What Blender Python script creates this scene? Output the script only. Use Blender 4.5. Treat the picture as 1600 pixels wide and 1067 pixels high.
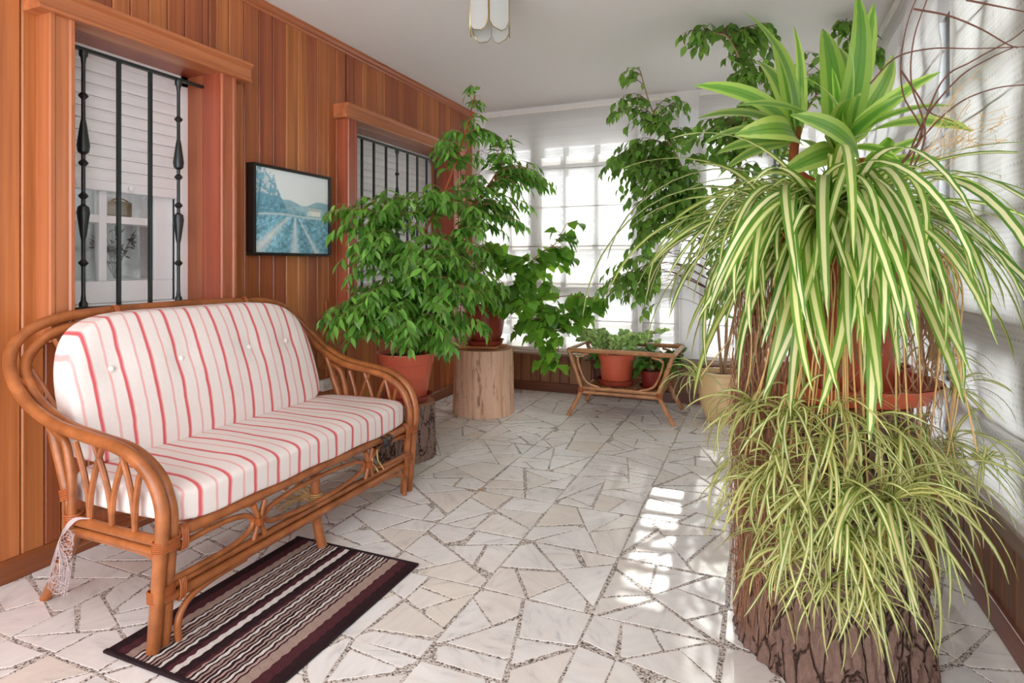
import bpy, math, random
import numpy as np
from mathutils import Vector, Matrix

for o in list(bpy.data.objects):
    bpy.data.objects.remove(o)
S = bpy.context.scene
COL = S.collection
PI = math.pi

# ------------------------------------------------------------------ camera, sky, sun, exposure
H = 2.58                      # ceiling height
XL, XR, YF = -2.51, 0.70, 5.05   # left planks, right wall, far wall
YB = -1.3                     # the gallery runs on behind the camera and is open there
EYE = Vector((0, 0, 1.15)); YAW = math.radians(22.672); FPX = 922.5
cam_d = bpy.data.cameras.new('camera'); cam = bpy.data.objects.new('camera', cam_d); COL.objects.link(cam)
cam.location = EYE; cam.rotation_euler = (PI / 2, 0, YAW)
cam_d.sensor_width = 36; cam_d.lens = FPX * 36 / 1600; cam_d.shift_y = (412.8 - 533.5) / 1600
cam_d.clip_start = 0.02; cam_d.clip_end = 200
S.camera = cam
FWD = Vector((-math.sin(YAW), math.cos(YAW), 0)); RGT = Vector((math.cos(YAW), math.sin(YAW), 0)); UP = Vector((0, 0, 1))

W = bpy.data.worlds.new('world'); S.world = W; W.use_nodes = True
bg = W.node_tree.nodes['Background']; bg.inputs[0].default_value = (0.97, 0.98, 1.0, 1); bg.inputs[1].default_value = 3.0
sun_d = bpy.data.lights.new('sun', 'SUN'); sun_d.energy = 4.0; sun_d.angle = math.radians(0.6); sun_d.color = (1.0, 0.96, 0.90)
sun = bpy.data.objects.new('sun', sun_d); COL.objects.link(sun)
sun.location = (-1, 9, 6)
sun.rotation_euler = Vector((0.048, -1.0, -0.577)).to_track_quat('-Z', 'Y').to_euler()
S.view_settings.view_transform = 'Standard'; S.view_settings.look = 'None'
S.view_settings.gamma = 1.0; S.view_settings.use_curve_mapping = False
S.view_settings.exposure = 0.80
S.cycles.max_bounces = 10; S.cycles.diffuse_bounces = 6; S.cycles.transparent_max_bounces = 12
S.cycles.sample_clamp_indirect = 6.0
S.cycles.use_denoising = True

# ------------------------------------------------------------------ helpers
ORG = {}
def rng(seed): return random.Random(seed)
def tag(o, label=None, cat=None, group=None, kind=None):
    for k, v in (('label', label), ('category', cat), ('group', group), ('kind', kind)):
        if v: o[k] = v
    return o
def empty(name, loc, label=None, cat=None, group=None, kind=None, parent=None):
    o = bpy.data.objects.new(name, None); COL.objects.link(o); o.empty_display_size = 0.05
    loc = Vector(loc); ORG[o.name] = loc.copy()
    if parent: o.parent = parent; o.location = loc - ORG[parent.name]
    else: o.location = loc
    return tag(o, label, cat, group, kind)
def link(name, me, parent=None):
    o = bpy.data.objects.new(name, me); COL.objects.link(o)
    if parent: o.parent = parent; ORG[o.name] = ORG.get(parent.name, Vector((0, 0, 0))).copy()
    else: ORG[o.name] = Vector((0, 0, 0))
    return o

class MB:
    """collects geometry in world coordinates and links it as one mesh object"""
    def __init__(s): s.v = []; s.f = []; s.uv = {}
    def add(s, vs, fs):
        b = len(s.v); s.v.extend([tuple(v) for v in vs]); s.f.extend([tuple(i + b for i in f) for f in fs]); return b
    def box(s, x0, x1, y0, y1, z0, z1):
        vs = [(x, y, z) for x in (x0, x1) for y in (y0, y1) for z in (z0, z1)]
        s.add(vs, [(0, 1, 3, 2), (4, 6, 7, 5), (0, 4, 5, 1), (2, 3, 7, 6), (0, 2, 6, 4), (1, 5, 7, 3)]); return s
    def prism(s, poly, ax, a0, a1):
        """closed 2D polygon extruded along axis ax; poly gives the two other axes in order"""
        n = len(poly); vs = []
        for a in (a0, a1):
            for p in poly:
                q = list(p); q.insert(ax, a); vs.append(q)
        fs = [(i, (i + 1) % n, n + (i + 1) % n, n + i) for i in range(n)]
        fs += [tuple(range(n))[::-1], tuple(range(n, 2 * n))]
        s.add(vs, fs); return s
    def tube(s, pts, r, seg=8, closed=False, cap=True, ell=None):
        P = [Vector(p) for p in pts]; n = len(P)
        rr = r if isinstance(r, (list, tuple)) else [r] * n
        T = []
        for i in range(n):
            a = P[i - 1] if (i or closed) else P[0]; b = P[(i + 1) % n] if (i < n - 1 or closed) else P[-1]
            T.append((b - a).normalized() if (b - a).length > 1e-9 else Vector((0, 0, 1)))
        u = T[0].orthogonal().normalized(); vs = []
        for i in range(n):
            u = (u - T[i] * u.dot(T[i])); u = u.normalized() if u.length > 1e-6 else T[i].orthogonal().normalized()
            w = T[i].cross(u)
            for k in range(seg):
                a = 2 * PI * k / seg
                vs.append(P[i] + (u * math.cos(a) + w * math.sin(a)) * rr[i])
        fs = []
        for i in range(n if closed else n - 1):
            j = (i + 1) % n
            for k in range(seg):
                l = (k + 1) % seg
                fs.append((i * seg + k, i * seg + l, j * seg + l, j * seg + k))
        if cap and not closed:
            fs.append(tuple(range(seg))[::-1]); fs.append(tuple((n - 1) * seg + k for k in range(seg)))
        s.add(vs, fs); return s
    def lathe(s, prof, cx, cy, seg=32, wob=None):
        vs = []; n = len(prof)
        for r, z in prof:
            for k in range(seg):
                a = 2 * PI * k / seg; q = r * (wob(a, z) if wob else 1)
                vs.append((cx + q * math.cos(a), cy + q * math.sin(a), z))
        fs = [(i * seg + k, i * seg + (k + 1) % seg, (i + 1) * seg + (k + 1) % seg, (i + 1) * seg + k) for i in range(n - 1) for k in range(seg)]
        if prof[0][0] > 1e-4: fs.append(tuple(range(seg))[::-1])
        if prof[-1][0] > 1e-4: fs.append(tuple((n - 1) * seg + k for k in range(seg)))
        s.add(vs, fs); return s
    def ring(s, c, ax, r, r2, seg=20, sub=6):
        return s.tube([ring_pt(c, ax, r, 2 * PI * i / seg) for i in range(seg)], r2, sub, closed=True)
    def build(s, name, m, parent=None, smooth=True, bevel=0, kind=None):
        og = ORG.get(parent.name, Vector((0, 0, 0))) if parent else Vector((0, 0, 0))
        me = bpy.data.meshes.new(name)
        me.from_pydata([(v[0] - og.x, v[1] - og.y, v[2] - og.z) for v in s.v], [], s.f)
        for mm in (m if isinstance(m, (list, tuple)) else [m]): me.materials.append(mm)
        if smooth: me.polygons.foreach_set('use_smooth', [True] * len(me.polygons))
        me.update(); o = link(name, me, parent)
        if smooth: autosmooth(me)
        if bevel:
            b = o.modifiers.new('bevel', 'BEVEL'); b.width = bevel; b.segments = 2; b.limit_method = 'ANGLE'
        if kind: o['kind'] = kind
        return o
def autosmooth(me, ang=0.7):
    try: me.set_sharp_from_angle(angle=ang)
    except Exception: pass
def ring_pt(c, ax, r, a):
    c = Vector(c); ax = Vector(ax).normalized(); u = ax.orthogonal().normalized(); w = ax.cross(u)
    rx, ry = (r if isinstance(r, tuple) else (r, r))
    return c + u * math.cos(a) * rx + w * math.sin(a) * ry
def cr(pts, n=8, closed=False):
    """Catmull-Rom through the points"""
    P = [Vector(p) for p in pts]; out = []
    m = len(P)
    rngi = range(m) if closed else range(m - 1)
    for i in rngi:
        p0 = P[i - 1] if (i or closed) else P[0] * 2 - P[1]
        p1, p2 = P[i], P[(i + 1) % m]
        p3 = P[(i + 2) % m] if (i < m - 2 or closed) else P[-1] * 2 - P[-2]
        for k in range(n):
            t = k / n
            out.append(0.5 * ((2 * p1) + (p2 - p0) * t + (2 * p0 - 5 * p1 + 4 * p2 - p3) * t * t + (3 * p1 - p0 - 3 * p2 + p3) * t ** 3))
    if not closed: out.append(P[-1])
    return out
def depth(p): return (Vector(p) - EYE).dot(FWD)
def pix(p):
    d = Vector(p) - EYE; t = d.dot(FWD)
    if t < 0.05: return (-9e9, -9e9, t)
    return (800 + FPX * d.dot(RGT) / t, 412.8 - FPX * d.z / t, t)
def V3(px, py, t):   # a direction read off the photograph, at a depth
    return EYE + (FWD + RGT * ((px - 800) / FPX) + UP * ((412.8 - py) / FPX)) * t

# ------------------------------------------------------------------ materials
def lin(c):
    return tuple((x / 12.92 if x <= 0.04045 else ((x + 0.055) / 1.055) ** 2.4) for x in [v / 255 for v in c])
class NT:
    def __init__(s, name):
        s.m = bpy.data.materials.new(name); s.m.use_nodes = True; s.t = s.m.node_tree
        s.b = s.t.nodes['Principled BSDF']; s.out = s.t.nodes['Material Output']
    def n(s, typ, **kw):
        nd = s.t.nodes.new(typ)
        for k, v in kw.items():
            if k.startswith('i_'):
                key = k[2:]; key = int(key) if key.isdigit() else key.replace('_', ' ')
                if isinstance(v, bpy.types.NodeSocket): s.t.links.new(v, nd.inputs[key])
                else: nd.inputs[key].default_value = v
            else: setattr(nd, k, v)
        return nd
    def l(s, a, b): s.t.links.new(a, b)
    def math(s, op, a, b=None, c=None):
        nd = s.t.nodes.new('ShaderNodeMath'); nd.operation = op
        for i, v in enumerate((a, b, c)):
            if v is None: continue
            if isinstance(v, bpy.types.NodeSocket): s.l(v, nd.inputs[i])
            else: nd.inputs[i].default_value = v
        return nd.outputs[0]
    def coords(s, scale=(1, 1, 1), kind='Object', loc=(0, 0, 0)):
        tc = s.n('ShaderNodeTexCoord'); mp = s.n('ShaderNodeMapping')
        s.l(tc.outputs[kind], mp.inputs[0]); mp.inputs['Scale'].default_value = scale; mp.inputs['Location'].default_value = loc
        return mp.outputs[0]
    def noise(s, vec, scale=1, detail=4, rough=0.5, dist=0.0):
        nd = s.n('ShaderNodeTexNoise'); s.l(vec, nd.inputs['Vector'])
        nd.inputs['Scale'].default_value = scale; nd.inputs['Detail'].default_value = detail; nd.inputs['Roughness'].default_value = rough; nd.inputs['Distortion'].default_value = dist
        return nd.outputs['Fac']
    def ramp(s, fac, stops, interp='LINEAR'):
        nd = s.n('ShaderNodeValToRGB'); s.l(fac, nd.inputs[0]); e = nd.color_ramp.elements; nd.color_ramp.interpolation = interp
        while len(e) < len(stops): e.new(0.5)
        for i, (p, c) in enumerate(stops):
            e[i].position = p; e[i].color = (*c, 1) if len(c) == 3 else c
        return nd.outputs[0]
    def mix(s, fac, a, b, blend='MIX'):
        nd = s.n('ShaderNodeMix', data_type='RGBA', blend_type=blend)
        for sock, v in ((nd.inputs[0], fac), (nd.inputs[6], a), (nd.inputs[7], b)):
            if isinstance(v, bpy.types.NodeSocket): s.l(v, sock)
            else: sock.default_value = v if isinstance(v, (int, float)) else ((*v, 1) if len(v) == 3 else v)
        return nd.outputs[2]
    def hsv(s, col, h=0.5, sat=1.0, v=1.0):
        nd = s.n('ShaderNodeHueSaturation'); s.l(col, nd.inputs['Color'])
        for k, x in (('Hue', h), ('Saturation', sat), ('Value', v)):
            if isinstance(x, bpy.types.NodeSocket): s.l(x, nd.inputs[k])
            else: nd.inputs[k].default_value = x
        return nd.outputs[0]
    def rand(s):
        """0..1, different for each object and for each loose piece in a mesh"""
        a = s.n('ShaderNodeObjectInfo').outputs['Random']; b = s.n('ShaderNodeNewGeometry').outputs['Random Per Island']
        return s.math('FRACT', s.math('ADD', a, b))
    def span(s, x, lo, hi): return s.math('MULTIPLY_ADD', x, hi - lo, lo)
    def bump(s, h, strength=0.3, dist=0.01):
        nd = s.n('ShaderNodeBump'); s.l(h, nd.inputs['Height']); nd.inputs['Strength'].default_value = strength; nd.inputs['Distance'].default_value = dist
        s.l(nd.outputs[0], s.b.inputs['Normal']); return nd.outputs[0]
    def base(s, c, rough=0.5, spec=0.5, metal=0.0):
        if isinstance(c, bpy.types.NodeSocket): s.l(c, s.b.inputs['Base Color'])
        else: s.b.inputs['Base Color'].default_value = (*c, 1)
        s.b.inputs['Roughness'].default_value = rough; s.b.inputs['Specular IOR Level'].default_value = spec; s.b.inputs['Metallic'].default_value = metal
        return s.m

def m_wood(name, dark, light, axis=2, rough=0.35, vary=0.35, fine=60, spec=0.5):
    t = NT(name); sc = [fine, fine, fine]; sc[axis] = fine / 45
    info = t.n('ShaderNodeObjectInfo')
    off = t.n('ShaderNodeVectorMath', operation='MULTIPLY_ADD'); t.l(t.coords(), off.inputs[0]); off.inputs[1].default_value = sc
    comb = t.n('ShaderNodeCombineXYZ'); r = t.rand()
    for i in range(3): t.l(t.math('MULTIPLY', r, 37.0 + 11 * i), comb.inputs[i])
    t.l(comb.outputs[0], off.inputs[2])
    n1 = t.noise(off.outputs[0], 1.0, 5, 0.6, 0.4)
    n2 = t.noise(off.outputs[0], 0.22, 3, 0.5, 0.8)
    g = t.math('ADD', t.math('MULTIPLY', n1, 0.45), t.math('MULTIPLY', n2, 0.55))
    c = t.ramp(g, [(0.32, dark), (0.68, light)])
    c = t.hsv(c, t.span(r, 0.49, 0.508), 1.0, t.span(r, 1 - vary, 1 + vary * 0.75))
    t.bump(n1, 0.08, 0.003)
    return t.base(c, rough, spec)
def m_plain(name, rgb, rough=0.5, spec=0.5, metal=0.0, nscale=40, namt=0.12, bump=0.0):
    t = NT(name); n = t.noise(t.coords(), nscale, 4)
    c = t.mix(n, tuple(x * (1 - namt) for x in lin(rgb)), tuple(min(1, x * (1 + namt)) for x in lin(rgb)))
    if bump: t.bump(n, bump, 0.004)
    return t.base(c, rough, spec, metal)
def m_leaf(name, dark, light, trans=0.35, rough=0.35, vary=0.3, spec=0.5):
    t = NT(name); r = t.rand()
    c = t.mix(r, dark, light)
    n = t.noise(t.coords(), 60, 2); c = t.mix(t.math('MULTIPLY', n, 0.35), c, tuple(x * 1.5 for x in light))
    r2 = t.math('FRACT', t.math('MULTIPLY', r, 17.3)); c = t.hsv(c, 0.5, 1.0, t.span(r2, 1 - vary, 1 + vary))
    return leaf_out(t, c, trans, rough, spec)
def leaf_out(t, c, trans, rough, spec=0.5):
    t.base(c, rough, spec)
    tr = t.n('ShaderNodeBsdfTranslucent'); t.l(t.hsv(c, 0.485, 1.05, 1.5), tr.inputs[0])
    mx = t.n('ShaderNodeMixShader'); mx.inputs[0].default_value = trans
    t.l(t.b.outputs[0], mx.inputs[1]); t.l(tr.outputs[0], mx.inputs[2]); t.l(mx.outputs[0], t.out.inputs[0])
    return t.m
def m_stripe_leaf(name, edge, mid, edge2, mid2, half=0.22, trans=0.35, rough=0.4, inner=None, iw=(.03, .09)):
    """a strap leaf: u runs across it, v along it"""
    t = NT(name); uv = t.n('ShaderNodeUVMap'); sp = t.n('ShaderNodeSeparateXYZ'); t.l(uv.outputs[0], sp.inputs[0])
    a = t.math('ABSOLUTE', t.math('SUBTRACT', sp.outputs[0], 0.5)); r = t.rand()
    ce = t.mix(r, edge, edge2); cm = t.mix(r, mid, mid2)
    sm = t.n('ShaderNodeMapRange', interpolation_type='SMOOTHSTEP'); t.l(a, sm.inputs[0]); sm.inputs[1].default_value = half - 0.035; sm.inputs[2].default_value = half + 0.035
    c = t.mix(sm.outputs[0], cm, ce)
    if inner:
        s2 = t.n('ShaderNodeMapRange', interpolation_type='SMOOTHSTEP'); t.l(a, s2.inputs[0]); s2.inputs[1].default_value = iw[0]; s2.inputs[2].default_value = iw[1]
        c = t.mix(s2.outputs[0], inner, c)
    c = t.hsv(c, 0.5, 1.0, t.span(t.math('FRACT', t.math('MULTIPLY', r, 13.7)), 0.8, 1.2))
    return leaf_out(t, c, trans, rough)

PLANK = m_wood('varnished_planks', lin((134, 70, 38)), lin((192, 114, 66)), 2, 0.36, 0.26, 55)
CASING = m_wood('varnished_casing', lin((148, 80, 50)), lin((190, 114, 76)), 2, 0.25, 0.10, 50)
CASING_Y = m_wood('varnished_casing_lengthwise', lin((150, 82, 52)), lin((192, 116, 78)), 1, 0.25, 0.10, 50)
REVEAL = m_wood('reddish_reveal_boards', lin((132, 62, 40)), lin((178, 96, 62)), 2, 0.3, 0.1, 50)
WAINS = m_wood('brown_wainscot', lin((104, 66, 44)), lin((158, 106, 72)), 2, 0.45, 0.22, 50)
WAINS_T = m_wood('greyed_wood_rail', lin((128, 104, 88)), lin((170, 146, 128)), 1, 0.5, 0.05, 40)
WAINS_X = m_wood('greyed_wood_rail_across', lin((128, 104, 88)), lin((170, 146, 128)), 0, 0.5, 0.05, 40)
SKIRT = m_wood('brown_skirting', lin((92, 46, 26)), lin((140, 76, 44)), 1, 0.4, 0.05, 40)
SKIRT_X = m_wood('brown_skirting_across', lin((84, 48, 30)), lin((130, 80, 50)), 0, 0.4, 0.05, 40)
BACKING = m_plain('dark_backing', (58, 28, 16), 0.8)
PLASTER = m_plain('white_plaster', (226, 222, 220), 0.85, 0.2, 0, 120, 0.03, 0.06)
PVC = m_plain('white_plastic_frame', (236, 236, 238), 0.3, 0.5, 0, 20, 0.02)
IRON = m_plain('dark_green_iron', (26, 34, 34), 0.32, 0.5, 0, 60, 0.3, 0.05)
BLACK = m_plain('black_frame_paint', (30, 22, 20), 0.4, 0.4, 0, 60, 0.2)
RUBBER = m_plain('black_gasket', (20, 20, 22), 0.6)
BRASS = m_plain('brass', (196, 160, 98), 0.25, 0.5, 1.0, 40, 0.1)
TERRA = m_plain('terracotta_plastic', (196, 92, 66), 0.45, 0.4, 0, 18, 0.10)
TERRA_D = m_plain('dark_terracotta', (150, 62, 46), 0.4, 0.4, 0, 18, 0.12)
MAROON = m_plain('maroon_plastic', (118, 36, 30), 0.4, 0.4, 0, 18, 0.12)
BROWNPOT = m_plain('brown_plastic', (78, 44, 36), 0.5, 0.4, 0, 18, 0.12)
CREAM = m_plain('cream_ceramic', (222, 190, 142), 0.35, 0.5, 0, 12, 0.10)
SOIL = m_plain('potting_soil', (64, 46, 36), 0.95, 0.1, 0, 90, 0.5, 0.6)
TWIGM = m_plain('twig_bark', (150, 112, 78), 0.7, 0.2, 0, 60, 0.25)
TWIGD = m_plain('brown_twig_bark', (104, 70, 58), 0.7, 0.2, 0, 60, 0.25)
TRUNKM = m_plain('pale_trunk_bark', (158, 128, 100), 0.8, 0.2, 0, 50, 0.25, 0.3)
CANE = m_plain('reddish_cane_bark', (150, 82, 48), 0.75, 0.2, 0, 40, 0.3, 0.3)
STAKE = m_plain('grey_stake', (96, 112, 116), 0.5, 0.3)
TAN = m_plain('dry_runner', (206, 170, 112), 0.6, 0.3, 0, 60, 0.2)
STRAWM = m_plain('straw', (190, 150, 96), 0.7, 0.2)
SOCKETM = m_plain('white_socket_plastic', (226, 222, 216), 0.35)
WOODCUT = m_wood('orange_stool_wood', lin((176, 104, 56)), lin((216, 146, 92)), 0, 0.5, 0.1, 40)

def mk_bark(name, a, b, crack, scale):
    t = NT(name); co = t.coords((1, 1, 0.26))
    v = t.n('ShaderNodeTexVoronoi', feature='DISTANCE_TO_EDGE'); v.inputs['Scale'].default_value = scale
    dn = t.n('ShaderNodeTexNoise'); t.l(co, dn.inputs['Vector']); dn.inputs['Scale'].default_value = scale * 0.6
    add = t.n('ShaderNodeVectorMath', operation='MULTIPLY_ADD'); t.l(dn.outputs['Color'], add.inputs[0]); add.inputs[1].default_value = (0.05, 0.05, 0.07); t.l(co, add.inputs[2])
    t.l(add.outputs[0], v.inputs['Vector'])
    n = t.noise(co, scale * 5, 6, 0.65)
    c = t.mix(n, a, b); e = t.ramp(v.outputs['Distance'], [(0.0, (0, 0, 0)), (0.06, (1, 1, 1))])
    c = t.mix(e, crack, c)
    h = t.math('ADD', t.math('MULTIPLY', e, 0.8), t.math('MULTIPLY', n, 0.5)); t.bump(h, 0.9, 0.018)
    return t.base(c, 0.9, 0.15)
BARK = mk_bark('rough_brown_bark', lin((92, 72, 66)), lin((152, 124, 112)), lin((64, 46, 40)), 22)
BARK2 = mk_bark('grey_pine_bark', lin((110, 88, 80)), lin((168, 142, 130)), lin((60, 42, 36)), 26)
def mk_peeled():
    t = NT('peeled_log_wood'); co = t.coords((22, 22, 1.1))
    n = t.noise(co, 1.0, 6, 0.6, 0.5); n2 = t.noise(t.coords((26, 26, 5)), 1.0, 5, 0.7)
    c = t.ramp(n, [(0.25, lin((172, 118, 88))), (0.45, lin((224, 182, 154))), (0.7, lin((234, 200, 176)))])
    c = t.mix(t.ramp(n2, [(0.56, (0, 0, 0)), (0.66, (.8, .8, .8))]), c, lin((140, 90, 68)))
    t.bump(n, 0.25, 0.006); return t.base(c, 0.7, 0.2)
PEELED = mk_peeled()
def mk_rings():
    t = NT('sawn_log_top'); co = t.coords((1, 1, 1)); n = t.noise(co, 30, 4)
    w = t.n('ShaderNodeTexWave', wave_type='RINGS', rings_direction='Z'); t.l(co, w.inputs[0]); w.inputs['Scale'].default_value = 22; w.inputs['Distortion'].default_value = 3
    c = t.mix(w.outputs[0], lin((150, 104, 76)), lin((198, 148, 112))); c = t.mix(t.math('MULTIPLY', n, 0.4), c, lin((120, 80, 60)))
    return t.base(c, 0.8, 0.2)
RINGS = mk_rings()
def mk_rattan(name, c0, c1, c2):
    t = NT(name); n = t.noise(t.coords(), 14, 4, 0.55); n2 = t.noise(t.coords(), 120, 3)
    c = t.ramp(n, [(0.3, lin(c0)), (0.7, lin(c1))]); c = t.mix(t.math('MULTIPLY', n2, 0.25), c, lin(c2))
    t.bump(n2, 0.06, 0.002); return t.base(c, 0.3, 0.5)
RATTAN = mk_rattan('varnished_rattan', (134, 76, 38), (182, 110, 62), (104, 54, 28)); STANDCANE = mk_rattan('paler_stand_cane', (150, 98, 62), (204, 148, 102), (116, 72, 46))
BIND = m_plain('rattan_binding', (158, 86, 44), 0.42, 0.4, 0, 160, 0.25, 0.1)
def mk_cushion():
    """cream cotton, coral stripes and thinner pink ones across y"""
    t = NT('striped_cushion_cotton'); tc = t.n('ShaderNodeTexCoord'); sp = t.n('ShaderNodeSeparateXYZ'); t.l(tc.outputs['Object'], sp.inputs[0])
    w = t.noise(t.coords(), 9, 2)
    y = t.math('ADD', sp.outputs[1], t.math('MULTIPLY', t.math('SUBTRACT', w, 0.5), 0.012))
    ph = t.math('FRACT', t.math('ADD', t.math('MULTIPLY', y, 1 / 0.1055), 20.33))
    def band(c, hw):
        d = t.math('ABSOLUTE', t.math('SUBTRACT', ph, c)); mr = t.n('ShaderNodeMapRange'); t.l(d, mr.inputs[0])
        mr.inputs[1].default_value = hw - 0.012; mr.inputs[2].default_value = hw + 0.012; mr.inputs[3].default_value = 1; mr.inputs[4].default_value = 0
        return mr.outputs[0]
    fine = t.noise(t.coords((400, 400, 400)), 1, 2)
    c = t.mix(t.math('MULTIPLY', fine, 0.25), lin((230, 221, 217)), lin((212, 202, 198)))
    c = t.mix(t.math('MULTIPLY', band(0.62, 0.04), 0.62), c, lin((226, 140, 140)))
    c = t.mix(t.math('MULTIPLY', band(0.09, 0.075), 0.7), c, lin((222, 122, 124)))
    c = t.mix(t.math('MULTIPLY', band(0.075, 0.045), 0.85), c, lin((208, 84, 92)))
    wr = t.noise(t.coords((1, 1, 1)), 16, 4, 0.6); t.bump(t.math('ADD', t.math('MULTIPLY', wr, 0.6), t.math('MULTIPLY', fine, 0.1)), 0.25, 0.02)
    return t.base(c, 0.9, 0.15)
CUSHION = mk_cushion()
def mk_marble():
    t = NT('white_marble_pieces'); r = t.rand(); co = t.coords()
    off = t.n('ShaderNodeVectorMath', operation='ADD'); t.l(co, off.inputs[0]); cb = t.n('ShaderNodeCombineXYZ')
    for i in range(3): t.l(t.math('MULTIPLY', r, 13.0 + i * 7), cb.inputs[i])
    t.l(cb.outputs[0], off.inputs[1])
    rot = t.n('ShaderNodeVectorRotate', rotation_type='Z_AXIS'); t.l(off.outputs[0], rot.inputs[0]); t.l(t.math('MULTIPLY', r, 40.0), rot.inputs['Angle'])
    mp = t.n('ShaderNodeMapping'); t.l(rot.outputs[0], mp.inputs[0]); mp.inputs['Scale'].default_value = (5, 16, 5)
    n = t.noise(mp.outputs[0], 1.0, 6, 0.6, 1.4)
    c = t.ramp(n, [(0.26, lin((198, 196, 198))), (0.42, lin((228, 226, 225))), (0.75, lin((240, 238, 237)))])
    r2 = t.math('FRACT', t.math('MULTIPLY', r, 23.7))
    warm = t.ramp(r2, [(0.0, (1, 1, 1)), (0.6, (1, 1, 1)), (0.8, (0.98, 0.95, 0.92)), (0.94, (0.95, 0.89, 0.82)), (1.0, (0.86, 0.85, 0.86))])
    c = t.mix(1.0, c, warm, 'MULTIPLY')
    n2 = t.noise(co, 7, 3); c = t.mix(t.math('MULTIPLY', t.ramp(n2, [(0.55, (0, 0, 0)), (0.75, (1, 1, 1))]), 0.22), c, lin((226, 206, 186)))
    return t.base(c, 0.32, 0.45)
MARBLE = mk_marble()
def mk_cement():
    t = NT('terrazzo_cement'); co = t.coords()
    v = t.n('ShaderNodeTexVoronoi'); t.l(co, v.inputs['Vector']); v.inputs['Scale'].default_value = 210
    sp = t.n('ShaderNodeSeparateColor'); t.l(v.outputs['Color'], sp.inputs[0])
    c = t.ramp(sp.outputs[0], [(0.0, lin((78, 72, 70))), (0.16, lin((138, 128, 122))), (0.34, lin((188, 178, 170))), (0.62, lin((218, 210, 204)))], 'CONSTANT')
    return t.base(c, 0.6, 0.3)
CEMENT = mk_cement()
def mk_fabric(name, op, trl, tint, hl):
    """open-weave blind: light comes through it, and a little can be seen through it"""
    t = NT(name); tc = t.n('ShaderNodeTexCoord'); uv = t.n('ShaderNodeUVMap'); sp = t.n('ShaderNodeSeparateXYZ'); t.l(uv.outputs[0], sp.inputs[0])
    u, v = sp.outputs[0], sp.outputs[1]     # metres across, metres up
    rib = t.math('PINGPONG', t.math('MULTIPLY', v, 110), 1.0)
    row = t.math('LESS_THAN', t.math('FRACT', t.math('MULTIPLY', v, 1 / 0.062)), 0.16)
    dot = t.math('LESS_THAN', t.math('FRACT', t.math('MULTIPLY', u, 1 / 0.022)), 0.42)
    hole = t.math('MULTIPLY', row, dot)
    mp = t.n('ShaderNodeMapping'); t.l(uv.outputs[0], mp.inputs[0]); mp.inputs['Scale'].default_value = (3, 160, 1)
    sl = t.noise(mp.outputs[0], 1.0, 3)
    dif = t.n('ShaderNodeBsdfDiffuse'); tr = t.n('ShaderNodeBsdfTranslucent'); tp = t.n('ShaderNodeBsdfTransparent')
    dif.inputs[0].default_value = (.80 * tint, .78 * tint, .755 * tint, 1); tr.inputs[0].default_value = (.87 * tint, .84 * tint, .80 * tint, 1)
    a = t.n('ShaderNodeMixShader'); a.inputs[0].default_value = trl; t.l(dif.outputs[0], a.inputs[1]); t.l(tr.outputs[0], a.inputs[2])
    opn = t.math('ADD', t.math('ADD', t.math('MULTIPLY', sl, 1.2 * op), t.math('MULTIPLY', rib, .5 * op)), t.math('MULTIPLY', hole, hl))
    b = t.n('ShaderNodeMixShader'); t.l(opn, b.inputs[0]); t.l(a.outputs[0], b.inputs[1]); t.l(tp.outputs[0], b.inputs[2]); t.l(b.outputs[0], t.out.inputs[0])
    return t.m
FABRIC = mk_fabric('sheer_blind_fabric', .08, .42, .78, .12); FABRIC_OPEN = mk_fabric('open_weave_blind_fabric', .20, .46, .76, .2)
DOWEL = m_plain('blind_rod', (170, 158, 150), 0.6)
HEM = m_plain('blind_hem_cloth', (226, 220, 214), 0.9)
def mk_glass(name, tint=(0.96, 0.98, 0.98), rough=0.02, refl=0.5):
    t = NT(name); tp = t.n('ShaderNodeBsdfTransparent'); tp.inputs[0].default_value = (*tint, 1); gl = t.n('ShaderNodeBsdfGlossy'); gl.inputs['Roughness'].default_value = rough
    fr = t.n('ShaderNodeFresnel'); fr.inputs[0].default_value = 1.45; mx = t.n('ShaderNodeMixShader')
    t.l(t.math('MULTIPLY', fr.outputs[0], refl), mx.inputs[0]); t.l(tp.outputs[0], mx.inputs[1]); t.l(gl.outputs[0], mx.inputs[2]); t.l(mx.outputs[0], t.out.inputs[0]); return t.m
GLASS = mk_glass('window_glass', refl=1.0)
def mk_frost():
    t = NT('frosted_lamp_glass'); t.base(lin((226, 228, 226)), 0.35, 0.5)
    tr = t.n('ShaderNodeBsdfTranslucent'); tr.inputs[0].default_value = (0.85, 0.87, 0.86, 1); mx = t.n('ShaderNodeMixShader'); mx.inputs[0].default_value = 0.5
    t.l(t.b.outputs[0], mx.inputs[1]); t.l(tr.outputs[0], mx.inputs[2]); t.l(mx.outputs[0], t.out.inputs[0]); return t.m
FROST = mk_frost()

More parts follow.
